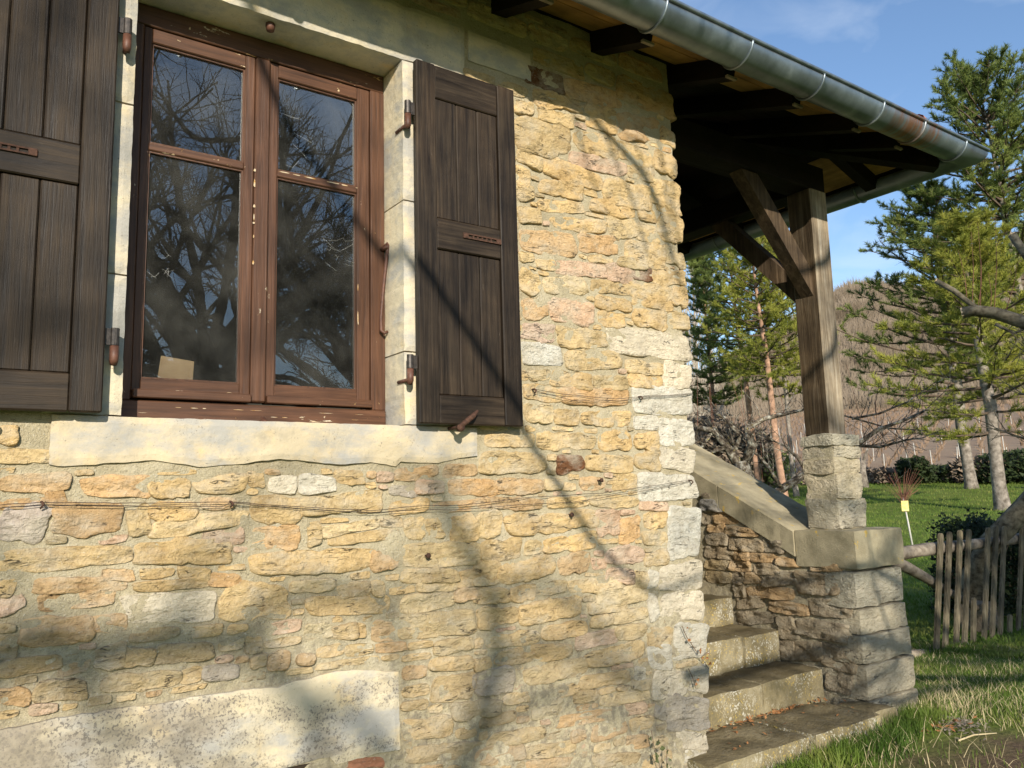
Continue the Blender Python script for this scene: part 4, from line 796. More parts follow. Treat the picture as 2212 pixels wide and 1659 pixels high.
# ================================================================== bare trees
def wiggle(p, d, L_, n, amp, rg, curl=0.0):
    pts = [Vector(p)]; d = Vector(d).normalized()
    for k in range(n):
        d = (d+Vector((rg.uniform(-1, 1), rg.uniform(-1, 1), rg.uniform(-1, 1)))*amp+Vector((0, 0, curl))).normalized(); pts.append(pts[-1]+d*(L_/n))
    return pts
def grow(mb, p, d, L_, r_, lvl, rg, nch=(4, 6), amp=.22, ang=(35, 70), ratio=.62, curl=.03, rmin=.003, sides=6, tmb=None):
    n = 5 if lvl > 1 else 3; pts = wiggle(p, d, L_, n, amp, rg, curl); re = max(rmin, r_*.5)
    rad = [r_+(re-r_)*i/n for i in range(n+1)]; (tmb if (tmb is not None and lvl <= 1) else mb).tube(pts, rad, max(3, sides if lvl > 1 else 4), lvl > 2)
    if lvl <= 0: return
    for k in range(rg.randint(*nch)):
        f = rg.uniform(.25, 1.0); i = min(n-1, int(f*n)); q = pts[i].lerp(pts[i+1], f*n-i); dd = (pts[i+1]-pts[i]).normalized()
        ax = dd.orthogonal().normalized(); ax = Matrix.Rotation(rg.uniform(0, 2*math.pi), 3, dd) @ ax; nd = Matrix.Rotation(R(rg.uniform(*ang)), 3, ax) @ dd
        grow(mb, q, nd, L_*ratio*rg.uniform(.65, 1.15), max(rmin, rad[i]*.62), lvl-1, rg, nch, amp, ang, ratio, curl, rmin, sides, tmb)
DS = SUN
def W0(x, y): q = at_y(x, y, 0); return Vector((q[0], 0, q[2]))
def limb(root, fork, pre, poly, t0, dt, rr, rj, rg, tw=0, name='branch'):
    """a limb from the fork, through free points pre, whose end part shadows the wall along poly"""
    P = [(W0(*q) if len(q) == 2 else Vector(q))-DS*(t0+dt*k) for k, q in enumerate(poly)]; pts = [fork]+[Vector(q) for q in pre]+P
    n = 1+len(pre); rad = [rj+(rr[0]-rj)*k/n for k in range(n)]+list(rr); mm = MB(); sp, sr = [], []
    for k in range(len(pts)-1):                      # smooth, slightly crooked path through the points
        q0, q1, q2, q3 = pts[max(0, k-1)], pts[k], pts[k+1], pts[min(len(pts)-1, k+2)]; ns = 5
        for s_ in range(ns):
            u = s_/ns; v = .5*((2*q1)+(q2-q0)*u+(2*q0-5*q1+4*q2-q3)*u*u+(3*q1-q0-3*q2+q3)*u*u*u); ln = (q2-q1).length
            sp.append(v+Vector((noise.noise(v*1.7), noise.noise(v*1.7+Vector((9, 0, 0))), noise.noise(v*1.7+Vector((0, 9, 0)))))*(.02 if k >= n else .05)*min(1, ln)); sr.append(rad[k]+(rad[k+1]-rad[k])*u)
    sp.append(pts[-1]); sr.append(rad[-1]); mm.tube(sp, sr, 8, wob=.2)
    for k in range(len(P)-1):
        for j in range(tw):
            d = ((P[k+1]-P[k]).normalized()+Vector((rg.uniform(-1, 1), rg.uniform(-1, 1), rg.uniform(-.6, 1)))*.9).normalized(); grow(mm, P[k].lerp(P[k+1], rg.random()), d, rg.uniform(.35, .8), .009, 1, rg, (2, 4), .15, (30, 60), .6, .02, .0025, 5)
    mm.build(name, M['darkbark'], root, True)
def shadow_trees():
    rg = random.Random(21)
    root = thing('walnut_tree', 'tall bare walnut out of frame whose limbs throw the sharp arc shadow on the wall', 'tree', (-4.2, -6.9, .06)); fork = Vector((-4.1, -6.8, 7.6)); m = MB()
    m.tube([(-4.2, -6.9, -.1), (-4.15, -6.9, .6), (-4.2, -6.85, 3.0), (-4.1, -6.8, 5.5), fork, (-4.0, -6.8, 9.5)], [.32, .25, .21, .17, .13, .05], 10, wob=.2); m.build('trunk', M['darkbark'], root, True)
    up = lambda x, z, t_: Vector((x, 0, z))-DS*t_
    limb(root, fork, [up(.2, 4.5, 5.3), up(.75, 4.2, 4.8)], [(560,60),(720,330),(880,560),(1010,745),(1130,930),(1200,1040),(1290,1175),(1400,1272),(1470,1262),(1550,1225)], 4.5, .09, [.024,.023,.022,.021,.021,.020,.019,.018,.015,.010], .07, rg)
    limb(root, fork, [up(.4, 4.7, 5.2), up(1.6, 4.3, 4.6)], [(1160,120),(1225,190),(1300,281),(1375,360),(1420,440),(1440,520),(1478,640)], 4.4, .1, [.026,.025,.024,.023,.021,.018,.010], .06, rg)
    for poly in ([(1225,190),(1350,290),(1385,350),(1440,560)], [(1390,200),(1425,330),(1440,430),(1455,560)], [(1300,281),(1370,450),(1400,560)], [(1460,250),(1450,420),(1475,560)], [(1225,190),(1260,330),(1290,420)]):
        limb(root, W0(1160, 120)-DS*4.4 if poly[0][0] > 1380 else W0(*poly[0])-DS*4.55, [], poly, 4.55, .1, [.010, .009, .008, .004][:len(poly)], .012, rg)
    m = MB()
    for k in range(9): grow(m, fork+Vector((0, 0, rg.uniform(-.5, 1.5))), (rg.uniform(-1, .2), rg.uniform(-1, .4), rg.uniform(.2, 1)), rg.uniform(1.5, 2.6), .06, 3, rg, (3, 5), .15, (28, 60), .6, .02, .004, 6)
    m.build('crown', M['darkbark'], root, True)
    # a second walnut farther off: its low limbs blur over the foot of the wall
    root = thing('walnut_tree', 'farther bare walnut out of frame that dims the foot of the wall', 'tree', (-7.6, -13.6, .06)); fork = Vector((-7.5, -13.5, 6.3)); m = MB()
    m.tube([(-7.6, -13.6, -.1), (-7.55, -13.6, .6), (-7.6, -13.5, 3.5), fork, (-7.4, -13.4, 9)], [.38, .3, .26, .2, .08], 10, wob=.2); m.build('trunk', M['darkbark'], root, True)
    limb(root, fork, [], [(0,1425),(130,1420),(330,1400),(505,1385),(640,1500),(700,1640)], 12, .1, [.075,.07,.066,.06,.05,.035], .12, rg, 1)
    limb(root, fork, [], [(60,1760),(300,1900),(600,1930),(900,1820),(1020,1620),(1060,1460),(1068,1330),(1030,1220),(960,1110),(955,1010)], 12.4, 0, [.07,.065,.06,.055,.055,.055,.052,.045,.036,.02], .10, rg, 1)
    limb(root, W0(1020, 1620)-DS*12.4, [], [(1090,1560),(1180,1500),(1300,1530),(1420,1600)], 12.4, 0, [.028,.026,.022,.014], .03, rg, 1)
    limb(root, W0(960, 1110)-DS*12.4, [], [(920,1050),(880,1010),(820,985)], 12.4, 0, [.022,.018,.012], .025, rg, 0)
    for st_, poly, r0 in (((1060,1460), [(1150,1400),(1260,1420),(1390,1480),(1440,1600)], .04), ((505,1385), [(600,1300),(720,1270),(830,1330),(880,1450)], .036), ((330,1400), [(400,1290),(430,1200)], .03), ((1068,1330), [(1130,1260),(1230,1300),(1330,1400)], .034), ((130,1420), [(200,1500),(260,1600)], .04), ((640,1500), [(760,1540),(850,1640)], .04)):
        limb(root, W0(*st_)-DS*12.4, [], poly, 12.4, .05, [r0*(1-.13*k) for k in range(len(poly))], r0, rg, 2)
    m = MB()
    for k in range(8): grow(m, fork+Vector((0, 0, rg.uniform(.3, 2.4))), (rg.uniform(-1, .1), rg.uniform(-1, .3), rg.uniform(.2, 1)), rg.uniform(1.8, 3), .07, 3, rg, (3, 5), .15, (28, 60), .6, .02, .005, 6)
    m.build('crown', M['darkbark'], root, True)
shadow_trees()
def reflected_tree(loc, sd, label, H=2.2, r0=.22, lvl=4, n=7, spread=(25, 62), Lm=2.7):
    rg = random.Random(sd); root = thing('orchard_tree', label, 'tree', loc); base = Vector(loc); m = MB(); top_ = base+Vector((rg.uniform(-.2, .2), rg.uniform(-.2, .2), H))
    m.tube([base-Vector((0, 0, .1)), base+Vector((.03, 0, .4)), base.lerp(top_, .6)+Vector((.06, .04, 0)), top_], [r0*1.3, r0, r0*.85, r0*.75], 9, wob=.25); m.build('trunk', M['darkbark'], root, True)
    m = MB()
    for k in range(n):
        a = 2*math.pi*k/n+rg.uniform(-.3, .3); e = R(rg.uniform(*spread)); d = Vector((math.cos(a)*math.sin(e), math.sin(a)*math.sin(e), math.cos(e)))
        grow(m, top_-Vector((0, 0, rg.uniform(0, H*.45))), d, Lm*rg.uniform(.8, 1.2), r0*.45, lvl, rg, (4, 6), .11, (25, 60), .60, .02, .0035, 6)
    m.build('crown', M['darkbark'], root, True); return root
ot = reflected_tree((7.0, -9.8, .06), 4, 'bare spreading orchard tree mirrored in the window panes', 2.9, .24, 4, 11, (12, 64), 2.4)
reflected_tree((10.2, -8.0, .06), 9, 'smaller bare orchard tree shading the lawn by the fence', 1.8, .16, 3, 7)
reflected_tree((4.4, -13.2, .06), 14, 'tall bare tree behind the photographer mirrored in the left sash', 4.4, .30, 4, 14, (8, 60), 4.0)

rg = random.Random(77); fk = Vector((7.0, -9.8, 2.7))
for pre, poly, rr in (([(3.6, -7.2, 3.6)], [(5.28, -.05, .85), (4.9, -.05, .99), (4.72, .3, .90), (4.72, 1.1, .85)], [.026, .026, .026, .016]),
                      ([(3.9, -7.4, 3.2)], [(4.72, -.05, .20), (5.1, -.05, .40), (5.02, -.05, .60), (4.9, -.05, .95), (4.86, -.05, 1.25)], [.024, .020, .014, .013, .010]),
                      ([(4.0, -7.2, 3.0)], [(5.25, -.05, .43), (4.72, .35, .42), (4.0, .45, .36), (3.4, .5, .34)], [.045, .048, .045, .03]),
                      ([(3.6, -7.5, 3.8)], [(5.4, .2, 2.55), (5.0, .2, 2.40), (4.7, .2, 2.25)], [.026, .026, .012]),
                      ([(4.2, -7.6, 4.4)], [(5.5, .2, 3.1), (4.98, .2, 3.05), (4.6, .2, 3.0), (4.3, .2, 3.4)], [.03, .03, .028, .014])):
    limb(ot, fk, pre, poly, 5.4, .05, rr, .05, rg, 0)
# the lichened apple tree behind the porch: limbs drawn in
def lichen_tree():
    rg = random.Random(5); r_ = 11.0; P = lambda pts, rr=r_: [at_r(x, y, rr+.25*noise.noise(Vector((x*.02, y*.02, 1)))) for x, y in pts]
    b0 = at_r(1628, 1230, r_); b0.z = terrain(b0.x, b0.y); root = thing('apple_tree', 'lichen-crusted bare apple tree behind the stair parapet', 'tree', b0)
    m = MB(); m.tube([b0-Vector((0, 0, .1))]+P([(1622,1100),(1612,1040),(1600,1000)]), [.17, .14, .12, .10], 9, wob=.3); m.build('trunk', M['bark'], root, True)
    m = MB(); tw = MB()
    limbs = [([(1612,1060),(1655,1078),(1690,1058),(1745,1022),(1850,962),(1895,928),(1960,905),(2010,880)], [.07,.06,.055,.048,.036,.026,.017,.008]),
             ([(1600,1010),(1570,965),(1540,930),(1505,925)], [.08,.06,.045,.03]), ([(1605,1010),(1625,960),(1612,925),(1650,905),(1700,893),(1760,880)], [.07,.055,.045,.035,.025,.012]),
             ([(1600,1010),(1585,975),(1600,940),(1560,900),(1520,880)], [.05,.04,.032,.025,.012]), ([(1850,962),(1900,965),(1960,950),(2000,945)], [.024,.018,.012,.006]),
             ([(1690,1058),(1660,1010),(1640,985),(1600,960)], [.03,.022,.016,.01]), ([(1745,1022),(1720,985),(1690,960),(1650,945)], [.03,.02,.014,.008]), ([(1840,905),(1900,893),(1960,868),(2000,840)], [.016,.013,.009,.005]), ([(1760,880),(1850,905),(1920,925),(2000,930)], [.014,.012,.009,.005]),
             ([(1540,930),(1520,960),(1500,1000)], [.03,.02,.012]), ([(1570,965),(1530,980),(1500,965)], [.03,.02,.012])]
    for pts, rad in limbs:
        q = P(pts); m.tube(q, rad, 7, wob=.35)
        for k in range(len(q)-1):
            for j in range(3):
                s_ = q[k].lerp(q[k+1], rg.random()); d = (q[k+1]-q[k]).normalized()+Vector((rg.uniform(-1, 1), rg.uniform(-1, 1), rg.uniform(-.7, 1)))*.8
                grow(m, s_, d, rg.uniform(.25, .6), .006, 1, rg, (2, 4), .3, (30, 75), .6, .03, .0022, 5)
            if rg.random() < .45: s_ = q[k].lerp(q[k+1], rg.random()); tw.tube(wiggle(s_, (rg.uniform(-.25, .25), 0, 1), rg.uniform(.5, 1.1), 4, .1, rg, .05), [.0035, .003, .0026, .002, .0015], 4, False)
    m.build('crown', M['bark'], root, True); tw.build('water_shoots', M['twigred'], root)
lichen_tree()
def pruned_tree():
    rg = random.Random(8); r_ = 9.6; P = lambda pts, rr=r_: [at_r(x, y, rr) for x, y in pts]
    b0 = at_r(2095, 1330, r_); b0.z = terrain(b0.x, b0.y); root = thing('pruned_tree', 'leaning fruit tree with sawn-off limbs behind the picket fence', 'tree', b0)
    m = MB(); tr_ = [b0-Vector((0, 0, .1))]+P([(2105,1240),(2140,1175),(2215,1095),(2300,1000),(2360,880),(2380,780)]); m.tube(tr_, [.13,.12,.115,.11,.10,.09,.085], 9, wob=.2); m.build('trunk', M['prunebark'], root, True)
    def limb(pts, rad):
        q = P(pts); m = MB(); m.tube(q, rad, 8, True, wob=.2); l = m.build('limb', M['prunebark'], root, True)
        d = (q[-1]-q[-2]).normalized(); m = MB(); m.tube([q[-1]-d*.01, q[-1]+d*.006], rad[-1]*.93, 10); m.build('sawn_end', M['cut'], l); return q
    limb([(2370,800),(2290,730),(2212,695),(2150,676),(2105,670),(2078,676)], [.08,.075,.068,.062,.060,.062])
    q = limb([(2118,672),(2095,655),(2060,628),(2022,607)], [.03,.028,.027,.028]); limb([(2330,760),(2260,620),(2212,545),(2186,507)], [.05,.045,.040,.040])
    m = MB()
    for (x0, y0, x1, y1) in ((2100,664,2098,500),(2118,668,2112,480),(2112,668,2120,560),(2148,672,2150,470),(2090,655,2070,540),(2170,680,2200,560),(2140,676,2135,590)): m.tube(P([(x0, y0), ((x0+x1)/2+4, (y0+y1)/2), (x1, y1)]), [.0045, .0035, .0015], 5, False)
    m.build('water_shoots', M['twigred'], root)
    m = MB()
    for pts in ([(2290,1000),(2250,960),(2190,940),(2150,925)], [(2150,700),(2190,720),(2240,700)], [(2330,900),(2280,860),(2200,850)], [(2360,880),(2300,800),(2230,770)]):
        qq = P(pts); m.tube(qq, [.02, .015, .01, .006][:len(qq)], 6)
        for a, b_ in zip(qq, qq[1:]):
            for j in range(3): grow(m, a.lerp(b_, rg.random()), (b_-a).normalized()+Vector((rg.uniform(-1, 1), rg.uniform(-1, 1), rg.uniform(-.5, 1)))*.8, .4, .006, 1, rg, (1, 3), .25, (30, 70), .6, .03, .003, 5)
    m.build('crown', M['prunebark'], root, True)
pruned_tree()

# ================================================================== pines
def tuft(mb, p, d, l, wd, n, rg):
    d = d.normalized(); a = d.orthogonal().normalized(); b_ = d.cross(a)
    for k in range(n):
        t_ = rg.uniform(0, 2*math.pi); o = a*math.cos(t_)+b_*math.sin(t_); e = rg.uniform(.25, 1.0); q = (d*(1-.45*e)+o*e).normalized(); s_ = q.cross(Vector((rg.uniform(-1, 1), rg.uniform(-1, 1), rg.uniform(-1, 1)))).normalized()*wd; c_ = p+d*rg.uniform(-.5, .5)*l*.6; ll = l*rg.uniform(.7, 1.15)
        i = len(mb.v); mb.v += [tuple(c_-s_), tuple(c_+s_), tuple(c_+q*ll)]; mb.f.append((i, i+1, i+2))
def pine(px_, r_, py_base, py_top, label, sd, spread, low, lean=0.0, tr=.24, bark='pinebark', need='needle', dens=1.0, wd=.016, shape=None, nwh=None, dead=.0, asym=None):
    rg = random.Random(sd); b0 = at_r(px_, py_base, r_); b0.z = terrain(b0.x, b0.y)
    v1 = at_r(px_, py_base, r_); v2 = at_r(px_, py_top, r_); H = (v2.z-v1.z); root = thing('pine_tree', label, 'tree', b0, 'pines on the lawn')
    right = Vector((math.cos(R(60)), -math.sin(R(60)), 0)); ax = lambda h: b0+Vector((0, 0, h*H))+right*(lean*h*H)+right*(.25*fbm(h*2.2, sd, 1, 2))
    m = MB(); hs = [-.01, .02, .08, .2, .35, .5, .65, .8, .92, 1.0]; m.tube([ax(h) for h in hs], [tr*1.35, tr*1.15, tr, tr*.95, tr*.85, tr*.72, tr*.55, tr*.36, tr*.18, .02], 9, wob=.2); m.build('trunk', M[bark], root, True)
    mb_ = MB(); nd = MB(); nwh = nwh or int(H*1.5)
    for w_ in range(nwh):
        h = low+(1-low)*(w_+rg.random()*.6)/nwh; prof = (shape or (lambda q: (1-q)**.75*(.45+.55*min(1, q*3.5+.25))))((h-low)/(1-low)); nb = rg.randint(3, 5); a0 = rg.uniform(0, 6.28)
        for k in range(nb):
            a = a0+2*math.pi*k/nb+rg.uniform(-.4, .4); Ls = spread*prof*rg.uniform(.65, 1.15)+.5; dv = Vector((math.cos(a), math.sin(a), 0))
            if asym: Ls *= 1+asym*(-dv.dot(right))
            q = (h-low)/(1-low); elv = -.12+.75*q+rg.uniform(-.12, .12); pts = [ax(h)]; d = (dv+Vector((0, 0, elv))).normalized(); ns = 6
            for i in range(ns): d = (d+Vector((rg.uniform(-.12, .12), rg.uniform(-.12, .12), .05+rg.uniform(-.08, .08)))).normalized(); pts.append(pts[-1]+d*Ls/ns)
            rb = min(tr*.3, .018+.014*Ls); mb_.tube(pts, [rb*(1-.85*i/ns) for i in range(ns+1)], 5, False)
            dd_ = rg.random() < dead*(1-q)
            for i in range(1, ns+1):
                if i < 2 and Ls > 2: continue
                nsub = max(2, int((4.2 if i < ns else 6)*dens))
                for j in range(nsub):
                    s_ = pts[i-1].lerp(pts[i], rg.random()); sd_ = ((pts[i]-pts[i-1]).normalized()*rg.uniform(.3, 1)+Vector((rg.uniform(-1, 1), rg.uniform(-1, 1), rg.uniform(-.25, .65)))).normalized(); sl_ = rg.uniform(.3, .85)*(.5+.12*Ls); e_ = s_+sd_*sl_
                    mb_.tube([s_, e_], [.012, .006], 3, False)
                    if dd_: 
                        for z_ in range(2): g_ = s_.lerp(e_, rg.random()); mb_.tube([g_, g_+Vector((rg.uniform(-.3, .3), rg.uniform(-.3, .3), rg.uniform(-.2, .2)))], [.008, .004], 3, False)
                        continue
                    nt_ = max(2, int(sl_/.15))
                    for t2 in range(nt_): tuft(nd, s_.lerp(e_, .3+.75*(t2+rg.random()*.5)/nt_), sd_+Vector((rg.uniform(-.3, .3), rg.uniform(-.3, .3), .35)), rg.uniform(.18, .30), wd*.85, 17, rg)
    for t2 in range(8): tuft(nd, ax(1)+Vector((rg.uniform(-.15, .15), rg.uniform(-.15, .15), -rg.random()*.6)), Vector((0, 0, 1)), .25, wd, 9, rg)
    mb_.build('branches', M['needlewood'], root); nd.build('crown', M[need], root); return root
pine(2098, 46, 1052, 395, 'tall pine with wide drooping crown and grey trunk on the far lawn', 31, 5.6, .30, -.035, .27, 'greybark', 'needle2', 1.0, .018, dead=.35, asym=.25)
pine(2168, 35, 1103, 470, 'pine with bright yellow-green crown behind the picket fence', 32, 3.9, .26, -.02, .25, 'greybark', 'needle', 1.0, .015)
pine(2285, 44, 1085, 150, 'tallest pine at the lawn edge with open top', 33, 5.2, .45, -.06, .26, 'greybark', 'needle2', 1.0, .019, shape=lambda q: .5+.4*(1-q)**.6-.35*q**3, nwh=30)
pine(1697, 40, 1088, 455, 'slender pine with orange trunk framed by post and corner', 34, 2.9, .42, -.055, .17, 'pinebark', 'needle', .62, .016)
pine(1640, 46, 1078, 470, 'pine with forked dark crown left of the orange trunk', 35, 3.1, .42, -.05, .17, 'pinebark', 'needle2', .6, .018)
pine(1722, 43, 1085, 520, 'thin grey-trunked pine between orange trunk and porch post', 36, 2.6, .38, -.03, .13, 'greybark', 'needle', .65, .016)
pine(1560, 52, 1070, 560, 'small pine close to the house corner', 37, 2.6, .35, -.03, .15, 'pinebark', 'needle2', .8, .018)
# bare poplars behind the house corner
for k, (x, r_, top_y, sd) in enumerate(((1520, 66, 560, 2), (1552, 70, 600, 3), (1495, 64, 640, 4))):
    rg = random.Random(sd+50); b0 = at_r(x, 1040, r_); b0.z = terrain(b0.x, b0.y); H = at_r(x, top_y, r_).z-b0.z; root = thing('bare_poplar', ('tallest pale leafless poplar behind the pines', 'pale leafless poplar standing nearest the pines', 'shorter pale leafless poplar against the house corner')[k], 'tree', b0, 'leafless poplars'); m = MB(); m.tube([b0-Vector((0, 0, .2)), b0+Vector((0, 0, H*.5)), b0+Vector((.2, 0, H))], [.2, .13, .02], 6); m.build('trunk', M['twigpale'], root); m = MB()
    for j in range(90):
        h = rg.uniform(.12, .97); a = rg.uniform(0, 6.28); l = rg.uniform(1.2, 4.2)*(1.1-h*.7); p_ = b0+Vector((0, 0, h*H)); pts = [p_, p_+Vector((math.cos(a)*l*.35, math.sin(a)*l*.35, l*.5)), p_+Vector((math.cos(a)*l*.5, math.sin(a)*l*.5, l*1.15))]; m.tube(pts, [.045, .03, .012], 3, False)
        for z_ in range(4): q = pts[0].lerp(pts[2], rg.uniform(.2, 1)); m.tube([q, q+Vector((rg.uniform(-.5, .5), rg.uniform(-.5, .5), rg.uniform(.4, 1.4)))], [.02, .008], 3, False)
    m.build('crown', M['twigpale'], root)
# ================================================================== lawn edge: hedge bushes, sapling, stump
def bush(px_, r_, wd, ht, label, mtl, n, sd, name='hedge_bush', group=None, leaf=.10, twigs=None, py=1040, cat='bush'):
    rg = random.Random(sd); b0 = at_r(px_, py, r_); b0.z = terrain(b0.x, b0.y)-.03; root = thing(name, label, cat, b0, group); m = MB()
    for k in range(26):
        a = rg.uniform(0, 6.28); rr = rg.uniform(.2, .95)*wd; m.tube(wiggle(b0, (math.cos(a)*rr, math.sin(a)*rr, ht*.9), math.hypot(rr, ht*.9)*rg.uniform(.8, 1.1), 3, .12, rg), [.018*ht, .013*ht, .009*ht, .004*ht], 3, False)
    m.build('stems', twigs or M['twig'], root); m = MB()
    for k in range(n):
        a = rg.uniform(0, 6.28); z_ = rg.random(); rr = wd*math.sqrt(rg.random())*(1-.35*z_**3)*(1+.25*fbm(math.cos(a)*2+sd, z_*3, 1, 2)); p_ = b0+Vector((math.cos(a)*rr, math.sin(a)*rr, ht*(.06+z_*(.95+.2*fbm(math.cos(a)*3, math.sin(a)*3, sd, 2)))))
        d = Vector((rg.uniform(-1, 1), rg.uniform(-1, 1), rg.uniform(-.4, 1))).normalized(); s_ = d.orthogonal().normalized()*leaf*.4; i = len(m.v); m.v += [tuple(p_-s_), tuple(p_+s_), tuple(p_+d*leaf)]; m.f.append((i, i+1, i+2))
    m.build('crown', mtl, root)
bush(1905, 54, 2.0, .8, 'low brown bramble thicket along the vineyard foot', M['twig'], 1500, 61, leaf=.30); bush(1975, 52, 1.0, 1.4, 'round dark evergreen bush before the vineyard', M['shrub'], 2200, 62, leaf=.22)
bush(2055, 54, 2.2, .9, 'wide dark thicket beside the tall pine trunk', M['shrub'], 1500, 63, leaf=.28); bush(2130, 53, 2.0, 1.3, 'mixed brown and green thicket between the two pine trunks', M['twig'], 1700, 64, leaf=.3); bush(2200, 52, 2.4, 1.6, 'tall dark hedge clump past the right pine', M['shrub'], 2200, 65, leaf=.26)
bush(1800, 55, 2.6, .9, 'brown twiggy hedge half hidden by the porch pier', M['twig'], 1500, 66, leaf=.3); bush(1575, 50, 3.2, 3.6, 'tangled leafless thicket beyond the apple tree', M['twig'], 2600, 67, leaf=.4, py=1060); bush(1500, 48, 3.2, 4.4, 'tall brown thicket behind the house corner', M['twig'], 2600, 68, leaf=.4, py=1060)
bush(1645, 50, 2.2, 2.2, 'green undergrowth below the slender pines', M['needle2'], 1500, 69, leaf=.3, py=1060)
bush(2105, 10.4, .42, 1.05, 'dark clipped evergreen shrub just behind the fence gap', M['shrub'], 5200, 70, 'evergreen_shrub', None, .05, py=1330); bush(2185, 10.9, .45, 1.0, 'dark evergreen shrub behind the right-hand pickets', M['shrub'], 4600, 71, 'evergreen_shrub', None, .05, py=1330)
# red-twigged sapling with stake and tag
b0 = at_r(1972, 1180, 21); b0.z = terrain(b0.x, b0.y); rg = random.Random(3); sap = thing('sapling', 'young red-twigged sapling on a pale stem in the lawn', 'sapling', b0); tp = at_r(1951, 1075, 21)
m = MB(); m.tube([b0-Vector((0, 0, .05)), b0.lerp(tp, .5), tp], [.022, .02, .016], 6); m.build('stem', M['stake'], sap, True); m = MB()
for k in range(60):
    q = at_r(1951+rg.uniform(-48, 48), 1028+rg.uniform(-18, 30), 21+rg.uniform(-.4, .4)); m.tube([tp-Vector((0, 0, rg.uniform(0, .18))), tp.lerp(q, .5)+Vector((0, 0, -.02)), q], [.0045, .003, .0015], 4, False)
m.build('twigs', M['twigred'], sap); a = at_r(1955, 1092, 20.96); r3 = Vector((.5, -.866, 0)); m = MB(); m.bar(a-Vector((0, 0, .13)), a+Vector((0, 0, .11)), .15, .012, (.866, .5, 0)); tag(m.build('plant_tag', M['tagm']), 'small yellow label hung on the sapling stem', 'tag')
m = MB(); a = at_r(1866, 1048, 49); a.z = terrain(a.x, a.y); m.tube([a-Vector((0, 0, .1)), a+Vector((0, 0, .9)), a+Vector((.08, 0, 1.5))], [.28, .2, .17], 8, wob=.4)
for k in range(4): m.tube(wiggle(a+Vector((0, 0, 1.2)), (rg.uniform(-1, 1), rg.uniform(-1, 1), 1), 1.1, 3, .2, rg), [.05, .04, .03, .015], 5, False)
tag(m.build('tree_stump', M['greybark'], None, True), 'gnarled grey stump at the hedge line beside the pier', 'stump')
# ================================================================== picket fence
fen = thing('picket_fence', 'weathered picket fence on split log rails right of the pier', 'fence', (7.6, .85, .06))
FY = .84
def fx(px_, py_): return at_y(px_, py_, FY)
def D5(x, y): return ((3600+x/2.371)*.54004, (2000+y/2.371)*.54004)
pk = [(335,312,285,1445),(425,298,375,1425),(513,283,468,1400),(603,275,552,1400),(655,920,645,1400),(780,258,732,1400),(862,245,815,1370),(945,245,895,1350),(985,1080,980,1290),(1110,235,1065,1250),(1172,225,1140,1240),(1262,215,1230,1200),(1350,200,1318,1190)]
for k, (x0, y0, x1, y1) in enumerate(pk):
    a = Vector(fx(*D5(x1, y1))); b_ = Vector(fx(*D5(x0, y0))); a.z = min(a.z, terrain(a.x, a.y)+.03)-.06; m = MB(); w_ = .068*.5; n = 5; th = .011; dv = (b_-a)
    prof = [(-w_, 0), (w_, 0)]+[(w_*math.cos(math.pi*i/n), -w_+w_*math.sin(math.pi*i/n)) for i in range(n+1)]
    vs = []
    for yy_ in (-th, th):
        for i, (u_, z_) in enumerate(prof): base = a if i < 2 else b_; vs.append((base.x+u_, base.y+yy_+.006*math.sin(k*2.1)-.045, base.z+(z_ if i >= 2 else 0)))
    n2 = len(prof); fs = [tuple(range(n2)), tuple(range(2*n2-1, n2-1, -1))]+[(i, n2+i, n2+(i+1) % n2, (i+1) % n2) for i in range(n2)]
    m.add(vs, fs); m.build('picket', M['picket'], fen)
def log(pts, rad, Y=.03): m = MB(); q = [Vector(fx(*D5(x, y)))+Vector((0, Y, 0)) for x, y in pts]; m.tube(q, rad, 9, True, wob=.25); m.build('rail', M['logwood'], fen, True)
log([(-40,520),(150,490),(290,470),(620,435),(900,400),(1176,365),(1420,330)], [.062,.06,.055,.055,.052,.05,.05]); log([(-20,580),(120,650),(270,735),(450,850),(640,965),(760,1030)], [.052,.05,.046,.04,.036,.03])
m = MB(); q = [Vector(fx(*D5(x, y)))+Vector((0, .02, -.02)) for x, y in ((70,1470),(240,1455),(320,1450))]; m.tube(q, [.06,.055,.05], 9, wob=.3); m.build('ground_log', M['logwood'], fen, True)
a = Vector(fx(*D5(985, 1170))); block('field_stone', a.x-.16, a.x+.17, FY+.12, FY+.35, -.02, .33, M['rock'], None, .03, (.36, .26, .18), seed=77); o = bpy.data.objects['field_stone']; tag(o, 'pinkish rough stone lying behind the fence pickets', 'stone')
# ================================================================== vineyard, hillside wood
rg = random.Random(40); m = MB(); U = Vector((.866, .5, 0)); V = Vector((.5, -.866, 0)); C0 = Vector((0, -3, 0))
for rw in range(-34, 44):
    for k in range(46):
        u_ = 60+k*2.05*(1+.004*k); v_ = rw*1.45*1.0+(u_-60)*.10; az_ = math.degrees(math.atan2(v_, u_))
        if az_ < -15 or az_ > 13: continue
        p_ = C0+U*(u_+rg.uniform(-.3, .3))+V*(v_+rg.uniform(-.15, .15)); p_.z = terrain(p_.x, p_.y)
        for j in range(3):
            d = Vector((rg.uniform(-.45, .45), rg.uniform(-.45, .45), rg.uniform(.45, 1.0))); s_ = V*(.03+.0006*u_); i = len(m.v); m.v += [tuple(p_-s_), tuple(p_+s_), tuple(p_+d)]; m.f.append((i, i+1, i+2))
vn = stuff(m.build('vines', M['vinewood'])); tag(vn, 'rows of leafless vines on the reddish slope', 'vines')
sm = MB(); sm.tube([(0, 0, -.1), (0, 0, .7), (0, 0, 1.35)], [.035, .033, .03], 5); sme = sm.mesh('vineyard_stake', M['stake']); cnt = 0
